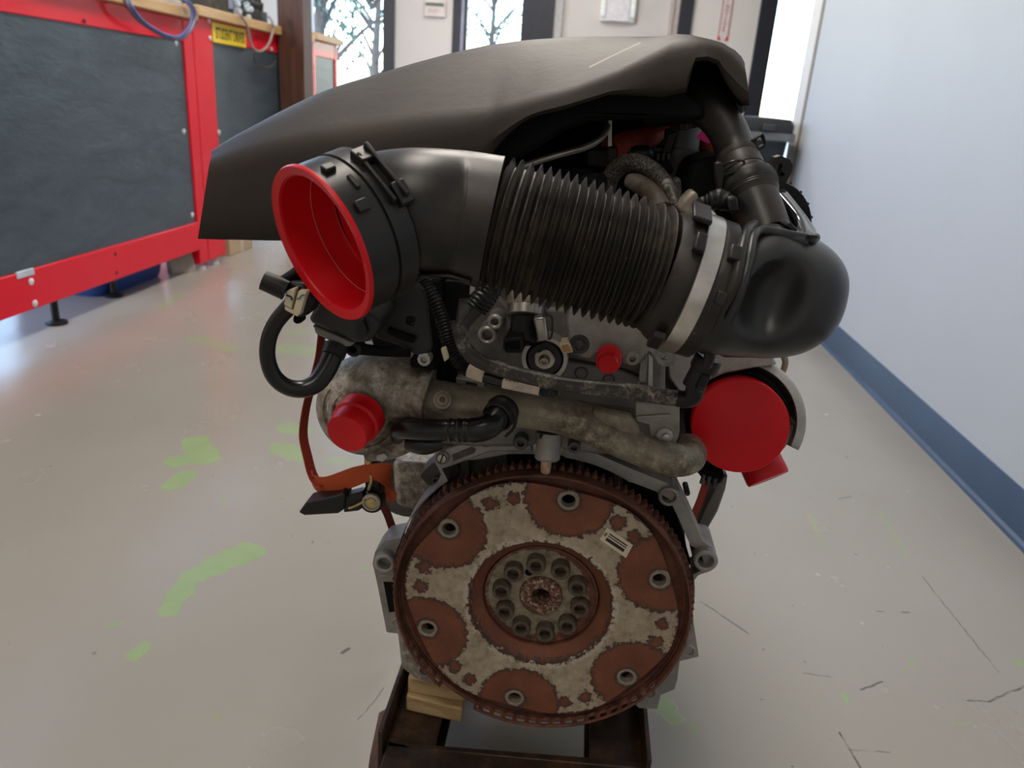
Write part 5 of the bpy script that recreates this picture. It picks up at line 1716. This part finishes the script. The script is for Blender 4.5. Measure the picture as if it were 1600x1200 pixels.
# ---- worn hose from the bellows to the right connector
WH = MB().tube(pxtube([(752, 462, .540, 15), (746, 480, .537, 11.5), (736, 492, .535, 11), (724, 508, .532, 11), (721, 526, .530, 11), (728, 545, .528, 11.5), (746, 562, .526, 12), (780, 576, .524, 12), (830, 590, .522, 12), (880, 600, .520, 12), (930, 606, .518, 12.5), (990, 612, .516, 12.5), (1030, 619, .514, 12.5), (1062, 623, .513, 12.5)]), seg=24, n=8).obj('worn_hose', wornhose_m, ENG, smooth=70)
WH['label'] = 'scuffed grey-black hose crossing the head'
cp = []
for i, q in enumerate(catmull(pxtube([(768, 448, .545, 19), (756, 466, .540, 20), (744, 484, .537, 18)]), 7)):
    cp.append(q[:3] + (q[3] * (1.0 if i % 2 else .9),))
MB().tube(cp, seg=20).obj('ribbed_grip', black_m, WH, smooth=30)
MB().tube(pxtube([(1058, 622, .512, 13.5), (1072, 624, .511, 14), (1082, 620, .510, 14.5), (1086, 608, .509, 15), (1090, 594, .508, 16)]), seg=22, n=5).obj('elbow_fitting', black_m, WH)
c_ = A(1093, 583, .503)
rot = Matrix.Rotation(math.radians(18), 3, 'Y')
ss = S(1093, 583, .503)
MB().loft([[c_ + rot @ Vector((x * ss, y, z * ss)) for x, y in [(17 * math.cos(t * PI / 10), .0075 * math.sin(t * PI / 10)) for t in range(20)]] for z in (-26, 12)], True, True, True).obj('quick_connector', black_m, WH, bevel=.001)
c2 = c_ + rot @ Vector((2 * ss, 0, 18 * ss))
MB().loft([[c2 + rot @ Vector((x * ss * k, y * k, z * ss)) for x, y in [(22 * math.cos(t * PI / 10), .010 * math.sin(t * PI / 10)) for t in range(20)]] for z, k in ((-13, .9), (-9, 1), (8, 1), (11, .92))], True, True, True).obj('connector_head', black_m, WH, bevel=.0008)
MB().box(c_ + rot @ Vector((6 * ss, -.0085, -6 * ss)), (13 * ss, .004, 26 * ss), rot).obj('release_tab', black_m, WH, bevel=.001)
for k in range(3):
    MB().box(c_ + rot @ Vector((6 * ss, -.0108, (-14 + 3.5 * k) * ss)), (9 * ss, .001, 1.3 * ss), rot).obj('tab_rib', satin_m, WH)

# ---- corrugated conduit with two taped sleeves
cp = []
for i, q in enumerate(catmull(pxtube([(655, 425, .575, 11), (668, 450, .57, 12), (684, 480, .565, 12), (694, 510, .56, 12), (702, 540, .555, 12), (716, 564, .550, 12), (734, 580, .546, 12)]), 12)):
    cp.append(q[:3] + (q[3] * (1.0 if i % 2 else .82),))
CD = MB().tube(cp, seg=18).obj('corrugated_conduit', black_m, ENG, smooth=25)
W1 = pxtube([(733, 578, .545, 12), (758, 587, .542, 12)])
MB().tube(W1, seg=20).obj('white_tape', white_tape_m, CD)
MB().tube(pxtube([(757, 587, .542, 11), (788, 596, .539, 11)]), seg=20).obj('black_tape', rubber_m, CD)
MB().tube(pxtube([(787, 596, .539, 11), (844, 609, .535, 9.5)]), seg=20).obj('white_tape', white_tape_m, CD)
cp = []
for i, q in enumerate(catmull(pxtube([(844, 609, .535, 9.5), (855, 613, .534, 8), (866, 620, .534, 2)]), 6)):
    cp.append(q[:3] + (q[3] * (1.0 if i % 2 else .86),))
MB().tube(cp, seg=18).obj('conduit_end', black_m, CD, smooth=25)
bars = MB()
for k, w in enumerate((1.2, .7, 1.6, .7, .9, 1.5, .7, 1.1)):
    x = 791 + 2.6 * k
    y = 591.5 + .6 * k
    bars.prism(poly([(x, y - 4), (x + w, y - 3.8), (x + w - 1, y + 3.5), (x - 1, y + 3.2)], .5285), (0, .0004, 0))
bars.obj('barcode_print', ink_m, CD)
MB().prism(poly([(688, 545), (696, 542), (702, 560), (694, 566)], .545), (0, .004, 0)).obj('conduit_clip', cream_m, CD, bevel=.001)

# ---- black plate, actuator box, plugs and loop hose at upper left
mb = MB()
bp = [(590, 500), (604, 470), (630, 446), (650, 440), (662, 452), (668, 480), (676, 545), (670, 552), (650, 556), (620, 540), (596, 532), (585, 528)]
hl = [(640 + 6 * math.cos(t * PI / 6), 502 + 6 * math.sin(t * PI / 6)) for t in range(12)]
mb.prism(poly(bp, .545), (0, .006, 0), [poly(hl, .545)])
BPL = mb.obj('bracket_plate', simple('dark_bracket_plastic', (.010, .0095, .009), .5, 0, .2, 40, .1), ENG, bevel=.002)
MB().tube(pxtube([(606, 516, .5425, 5), (622, 523, .5425, 6), (640, 529, .5425, 6), (648, 531, .5425, 5)]), seg=12, n=4).obj('pressed_bead', deep_m, BPL)
MB().prism(poly([(640, 560), (676, 552), (682, 572), (680, 580), (640, 574)], .565), (0, .02, 0)).obj('lower_foot', deep_m, BPL, bevel=.002)
cp = []
for i, q in enumerate(catmull(pxtube([(577, 511, .535, 5), (590, 514, .535, 5.5)]), 12)):
    cp.append(q[:3] + (q[3] * (1.0 if i % 2 else .75),))
MB().tube(cp, seg=12).obj('coil_spring', darksteel_m, BPL, smooth=20)
mb = MB()
mb.tube(pxtube([(545, 545, .520, 9), (560, 545, .520, 9.5), (600, 549, .530, 8), (640, 552, .54, 7)]), seg=16, n=4)
mb.obj('link_rod', deep_m, BPL)
MB().lathe(A(552, 546, .511), NY, [(11 * s2, -.012), (11 * s2, 0), (9 * s2, .001), (5.5 * s2, .001), (5 * s2, -.005), (0, -.005)], 20).obj('rod_eye', black_m, BPL)
ACT = MB().prism(poly([(500, 462), (560, 470), (596, 505), (578, 535), (552, 536), (484, 505), (482, 498)], .500), (0, .05, 0)).obj('actuator_box', simple('actuator_plastic', (.015, .014, .013), .42, 0, .2, 40), ENG, bevel=.003)
MB().prism(poly([(486, 508), (554, 537), (546, 542), (530, 541), (492, 522), (490, 514)], .503), (0, .05, 0)).obj('actuator_base', greybase_m, ACT, bevel=.002)
MB().prism(poly([(556, 512), (566, 498), (574, 520), (566, 530), (558, 530)], .495), (0, .012, 0)).obj('actuator_ear', black_m, ACT, bevel=.001)
MB().prism(poly([(482, 440), (520, 448), (540, 490), (500, 495), (480, 480)], .520), (0, .03, 0)).obj('side_connector', deep_m, ACT, bevel=.003)

LP = MB().tube(pxtube([(462, 470, .470, 14), (446, 486, .471, 13), (430, 506, .472, 12.5), (420, 530, .473, 12.5), (418, 558, .475, 12.5), (427, 586, .477, 13), (446, 603, .480, 13.5), (470, 608, .484, 14), (492, 600, .489, 15), (507, 582, .495, 16), (517, 562, .501, 16.5), (525, 540, .508, 16)]), seg=24, n=8).obj('loop_hose', rubber_m, ENG, smooth=70)
LP['label'] = 'glossy black hose bent into a loop'
MB().tube(pxtube([(520, 556, .502, 18.5), (526, 540, .507, 19)]), seg=22).obj('hose_cuff', black_m, LP)
PL = MB().tube(pxtube([(411, 438, .462, 15.5), (430, 446, .463, 16), (447, 454, .464, 16)]), seg=24).obj('plug_connector', black_m, ENG)
MB().tube(pxtube([(440, 440, .470, 8), (462, 428, .478, 10), (480, 412, .486, 10)]), seg=14, n=4).obj('connector_arm', deep_m, PL)
MB().prism(poly([(445, 440), (476, 444), (492, 470), (478, 494), (462, 498), (448, 480)], .466), (0, .024, 0)).obj('connector_body', black_m, PL, bevel=.003)
MB().prism(poly([(458, 492), (470, 490), (472, 504), (464, 508), (456, 503)], .474), (0, .01, 0)).obj('connector_foot', deep_m, PL, bevel=.002)
MB().prism(poly([(447, 455), (462, 449.5), (455, 484), (443, 477)], .4605), (0, .010, 0)).obj('cream_clip', cream_m, PL, bevel=.001)
MB().prism(poly([(466, 454), (479, 456), (468, 494), (457, 487)], .4605), (0, .010, 0)).obj('cream_clip', cream_m, PL, bevel=.001)
MB().prism(poly([(444, 479), (467, 490), (465, 495), (445, 484)], .4600), (0, .006, 0)).obj('clip_foot', cream_m, PL, bevel=.0005)
MB().tube(pxtube([(447, 461, .4602, 1.6), (453, 463, .4602, 1.6), (456, 466, .4602, 1.6), (455, 469, .4602, 1.4)]), seg=6, n=3).obj('marker_stroke', inkblue_m, PL)
MB().tube(pxtube([(464, 467, .4602, 1.1), (468, 466, .4602, 1.1), (471, 462, .4602, 1.1), (476, 461, .4602, 1.1)]), seg=6, n=3).obj('marker_stroke', inkteal_m, PL)

# ---- exhaust side on the right: shield shell round a dark drum
hx = A(1152, 655, .66)
hxa = (tocam(hx) + Vector((.02, 0, 0))).normalized()
s3 = S(1152, 655, .66)
rt = (right - hxa * right.dot(hxa)).normalized()
HS = MB().lathe(hx, hxa, [(60 * s3, -.10), (80 * s3, -.10), (82 * s3, -.02), (78 * s3, .004), (72 * s3, .006), (70 * s3, -.002), (0, -.004)], 44).obj('turbo_drum', deep_m, ENG)
mb = MB()
tw = hxa.cross(rt)
sg_ = 1 if tw.z > 0 else -1
prof = [(74, -.036), (98, -.032), (103, -.012), (101, .000), (97, .006), (87, .008), (86, .004)]
mb.lathe(hx + Vector((0, 0, 0)), hxa, [(r * s3, h) for r, h in prof], 40, a0=sg_ * math.radians(-28), a1=sg_ * math.radians(150), ref=rt)
shm = alloy('heat_shield_alloy', (.24, .22, .19), (.34, .315, .28), (.45, .425, .39), 18, .45, .5, .15)
HSH = mb.obj('heat_shield', shm, ENG, solid=.0015, smooth=60)
HSH['label'] = 'dull silver heat shield curling round the outlet'
MB().prism(poly([(1042, 560), (1065, 548), (1120, 545), (1200, 548), (1215, 570), (1180, 575), (1130, 585), (1098, 600), (1075, 625), (1060, 610), (1045, 590)], .664), (0, .02, 0)).obj('shield_skirt', shm, HSH, bevel=.003)
MB().prism(poly([(1228, 650), (1240, 655), (1243, 668), (1236, 684), (1226, 702), (1220, 704), (1226, 680)], .655), (0, .012, 0)).obj('shield_foot', shm, HSH, bevel=.002)
MB().lathe(A(1241, 662, .652), Vector((.6, -.6, 0)), [(4 * s3, -.004), (4 * s3, .003), (3 * s3, .004), (0, .004)], 6).obj('shield_bolt', darksteel_m, HSH)
ring_ = [(1206, 575), (1204, 556), (1212, 549), (1221, 552), (1227, 564), (1224, 578), (1219, 584)]
MB().tube([tuple(A(x, y, .70)) for x, y in ring_], 5 * S(1215, 565, .70), 12, n=6).obj('lifting_eye', simple('tan_wire_eye', (.30, .23, .15), .5, .3), ENG)
MB().prism(poly([(1084, 735), (1105, 728), (1120, 738), (1134, 742), (1128, 756), (1112, 758), (1100, 752), (1092, 742)], .70), (0, .03, 0)).obj('lower_fitting', deep_m, ENG, bevel=.003)
for k in range(3):
    MB().tube(pxtube([(1100 + 9 * k, 741 + 3 * k, .695, 3.5), (1096 + 9 * k, 755 + 3 * k, .695, 3.5)]), seg=10).obj('fitting_rib', castdark_m, ENG)
MB().prism(poly([(1124, 745), (1138, 742), (1134, 766), (1122, 800), (1104, 832), (1088, 824), (1102, 790)], .72), (0, .02, 0)).obj('engine_mount', simple('grey_brown_bracket', (.14, .125, .105), .55, .2, .2, 30, .2), ENG, bevel=.003)
MB().lathe(A(1074, 771, .68), NY, [(5 * s3, -.02), (5 * s3, 0), (3 * s3, .002), (0, .002)], 12).obj('mount_stud', darksteel_m, ENG)


# ------------------------------------------------------------------ red protective caps: things of their own
def cap(px, py, Y, axis, prof, label, group=None, name='protective_cap', seg=48):
    p = A(px, py, Y)
    s_ = S(px, py, Y)
    mb = MB().lathe(p, axis, [(r * s_, h * s_) for r, h in prof], seg)
    o = mb.obj(name, red_m, None, smooth=35)
    return tag(o, label, 'cap')


mb = MB().lathe(co_, oax, [(0, -.0375), (.0400, -.0375), (.0412, -.034), (.0420, .0), (.0426, .0016), (.0440, .0020), (.0466, .0024), (.0478, .0030), (.0484, .0016), (.0484, .0004), (.0478, .0002), (.0466, .0006), (.0418, .0004), (.0408, -.034), (.0395, -.0360), (0, -.0362)], 72)
IP = tag(mb.obj('intake_plug', red_m, None, smooth=35), 'large red cup-shaped plug in the open mouth of the intake duct', 'plug')
sm = []
for k in range(40):
    a = 2 * PI * k / 40
    sm.append(tuple(co_ - oax * .020 + (ux * math.cos(a) + uy * math.sin(a)) * .0409))
sm.append(sm[0])
MB().tube(sm, .0002, 6).obj('mould_seam', redseam_m, IP)

c0 = A(558, 655, .545)
cx_ = (A(536, 683, .5155) - c0)
cx_ = (cx_.normalized() * .6 + tocam(c0) * .4).normalized()
cx_ = camvec(550, 668, -.42, .55, -.72)
cap(556, 660, .5395, cx_, [(37, -26), (38.5, -24), (38.5, 2), (37, 4), (35, 6), (33.5, 30), (32, 33), (0, 33.5)], 'red cap on the coolant pump outlet, left beneath the looped hose')
cx_ = camvec(950, 567, -.05, .30, -.95)
cap(951, 562, .580, cx_, [(19.5, -22), (20, -20), (20, 8), (19, 10), (16.5, 11), (15.5, 24), (14.5, 25.5), (0, 26)], 'smallest red cap, on the cylinder head below the bellows')
cx_ = camvec(1155, 665, .10, .22, -.97)
cap(1154, 662, .652, cx_, [(72, -40), (73.5, -38), (73.5, 18), (72.5, 20.5), (70, 21.5), (0, 22)], 'largest flat round red cap, over the exhaust outlet at the right', seg=72)
cx_ = camvec(1195, 740, .38, .92, -.06)
cap(1188, 722, .70, cx_, [(32, -10), (33, -8), (33.5, 25), (32, 29), (0, 30)], 'tapered red cap hanging just under the largest round one')

# ------------------------------------------------------------------ ratchet strap on the left, second strap on the right
def strap(pts, w, mat, name, par, up=None, th=.0012):
    P = catmull([tuple(A(*p)) for p in pts], 8)
    return MB().tube(P, flat=(w, th), up=up, r=0).obj(name, mat, par, smooth=50)


RSX = thing('ratchet_strap', 'orange ratchet tie-down strap with a black handle, hanging left of the flywheel', 'strap', tuple(A(580, 785, .64)))
strap([(503, 520, .70), (498, 560, .70), (488, 600, .69), (478, 640, .68), (474, 680, .67), (481, 715, .66), (487, 738, .652), (495, 752, .646), (507, 757, .641)], .011, redstrap_m, 'hanging_webbing', RSX, up=Vector((.35, .9, 0)))
strap([(487, 736, .652), (490, 750, .648), (498, 757, .643), (515, 758, .638), (540, 750, .632), (565, 741, .628), (590, 737, .63), (604, 741, .638), (610, 752, .65), (606, 770, .658), (600, 778, .66)], .020, orange_m, 'looped_webbing', RSX, up=Vector((0, -.25, 1)))
strap([(596, 785, .66), (606, 805, .665), (617, 838, .67), (622, 856, .67)], .008, simple('dark_red_webbing', (.12, .018, .012), .8), 'lower_webbing', RSX, up=Vector((1, .3, 0)))
BK = simple('black_ratchet_steel', (.012, .012, .012), .35, .3)
MB().prism(poly([(466, 801), (478, 786), (528, 775), (535, 770), (540, 775), (538, 796), (528, 803), (476, 806)], .622), (0, .022, 0)).obj('handle_grip', BK, RSX, bevel=.003)
MB().prism(poly([(538, 776), (566, 769), (572, 790), (560, 799), (536, 802)], .625), (0, .014, 0)).obj('handle_arm', BK, RSX, bevel=.002)
MB().tube(pxtube([(545, 794, .6235, 2.2), (556, 790, .6235, 2.2), (570, 783, .6235, 2)]), seg=8, n=3).obj('pull_spring', brass_m, RSX)
MB().prism(poly([(568, 716), (584, 714), (588, 730), (596, 772), (590, 800), (572, 802), (570, 760)], .634), (0, .016, 0)).obj('buckle_frame', BK, RSX, bevel=.002)
s_ = S(580, 785, .62)
MB().lathe(A(580, 785, .630), NY, [(19 * s_, -.012), (19 * s_, 0), (17 * s_, .002), (0, .002)], 26).obj('ratchet_wheel', BK, RSX)
MB().lathe(A(580, 785, .626), NY, [(14 * s_, -.004), (14.5 * s_, .001), (11 * s_, .002), (10.5 * s_, .0005), (0, .0005)], 26).obj('wheel_cap', simple('pale_zinc', (.42, .38, .28), .4, .5, .1, 80), RSX)
MB().lathe(A(580, 785, .6245), NY, [(8 * s_, -.003), (8 * s_, .0005), (0, .001)], 5).obj('wheel_hub', brass_m, RSX)
MB().tube(pxtube([(576, 765, .630, 2.5), (580, 752, .628, 2.5), (579, 742, .630, 2.5)]), seg=8, n=3).obj('pawl_rod', brass_m, RSX)
MB().lathe(A(576, 719, .629), NY, [(6.5 * s_, -.004), (6.5 * s_, .003), (5 * s_, .004), (0, .004)], 6).obj('frame_bolt', brass_m, RSX)

RS2 = thing('tie_down_strap', 'orange tie-down webbing over the engine at the right, ending below the large red cap', 'strap', tuple(A(1088, 800, .72)))
strap([(1085, 205, .72), (1100, 224, .71), (1120, 232, .71), (1145, 245, .72)], .022, orangehose_m, 'upper_webbing', RS2, up=Vector((0, -.5, 1)))
strap([(1084, 198, .75), (1092, 215, .74), (1104, 232, .73)], .010, orangehose_m, 'folded_end', RS2, up=Vector((1, 0, .6)))
strap([(1104, 752, .70), (1094, 782, .70), (1084, 806, .70), (1078, 830, .70)], .008, redstrap_m, 'lower_webbing', RS2, up=Vector((1, .3, 0)))

# ------------------------------------------------------------------ dolly and blocks under the engine
DL = thing('engine_dolly', 'low rusty steel dolly of channel rails carrying the engine', 'dolly', (0, .85, 0))


def channel(x0, x1, y0, y1, zt, side):
    """rail along Y: flat top, outer web standing a little proud"""
    mb = MB()
    mb.bx(x0, x1, y0, y1, zt - .006, zt)
    if side < 0:
        mb.bx(x0 - .005, x0, y0, y1, zt - .075, zt + .031)
    else:
        mb.bx(x1, x1 + .005, y0, y1, zt - .075, zt + .024)
    mb.bx(x0, x1, y0, y1, zt - .075, zt - .069)
    return mb


channel(-.150, -.100, .585, 1.30, .150, -1).obj('rail', dollysteel_m, DL, bevel=.001)
channel(.061, .116, .60, 1.30, .150, 1).obj('rail', dollysteel_m, DL, bevel=.001)
q0, q1 = AZ(612, 1160, .158), AZ(1015, 1195, .158)
ya = q0.y
mb = MB()
for z0_, z1_, d0, d1 in ((.152, .158, -.045, 0), (.085, .158, -.006, 0), (.085, .091, -.045, 0)):
    mb.prism([Vector((q0.x - .004, q0.y + d0, z0_)), Vector((q1.x, q1.y + d0, z0_)), Vector((q1.x, q1.y + d1, z0_)), Vector((q0.x - .004, q0.y + d1, z0_))], (0, 0, z1_ - z0_))
mb.obj('front_crossbar', dollysteel_m, DL, bevel=.0015)
MB().bx(-.16, .13, 1.24, 1.30, .085, .149).obj('rear_crossbar', dollysteel_m, DL, bevel=.0015)
for (pts, zz, nm) in (([(592, 1113), (604, 1106), (612, 1108), (604, 1150), (606, 1200), (600, 1240), (570, 1240), (578, 1180)], .100, 'foot_plate'), ([(1004, 1150), (1011, 1150), (1020, 1240), (1012, 1240)], .100, 'foot_plate')):
    MB().prism([AZ(x, y, zz) for x, y in pts], (0, 0, -.008)).obj(nm, footsteel_m, DL, bevel=.001)
for x, y in ((-.175, .53), (.14, .53), (-.17, 1.25), (.14, 1.25)):
    MB().lathe(Vector((x - .012, y, .035)), (1, 0, 0), [(0, 0), (.033, 0), (.035, .004), (.035, .020), (.033, .024), (0, .024)], 24).obj('caster_wheel', black_m, DL)
    MB().bx(x - .02, x - .015, y - .02, y + .02, .035, .092).bx(x + .015, x + .02, y - .02, y + .02, .035, .092).bx(x - .02, x + .02, y - .025, y + .025, .088, .093).obj('caster_fork', footsteel_m, DL)
MB().prism([AZ(598, 1150, .112), AZ(602, 1150, .112), AZ(601, 1177, .112), AZ(597, 1177, .112)], (0, 0, -.004)).obj('paint_mark', simple('orange_paint', (.7, .12, .02), .5), DL)
# wood blocks
z_ = .1505
tag(MB().prism([Vector((x, y, z_)) for x, y in ((-.1405, .648), (-.0775, .640), (-.080, .80), (-.142, .80))], (0, 0, .020)).obj('wood_block', rawood_m, None, bevel=.002), 'pale wood block lying on the left dolly rail, the lower of two', 'block')
tag(MB().prism([Vector((x, y, z_ + .0205)) for x, y in ((-.140, .653), (-.0775, .649), (-.080, .80), (-.142, .80))], (0, 0, .020)).obj('wood_block', rawood_m, None, bevel=.002), 'pale wood block under the engine, the upper of two on the left rail', 'block')
tag(MB().prism([Vector((x, y, z_)) for x, y in ((.066, .72), (.112, .72), (.112, .86), (.066, .86))], (0, 0, .041)).obj('wood_block', rawood_m, None, bevel=.002), 'shaded wood block behind the flywheel on the right dolly rail', 'block')
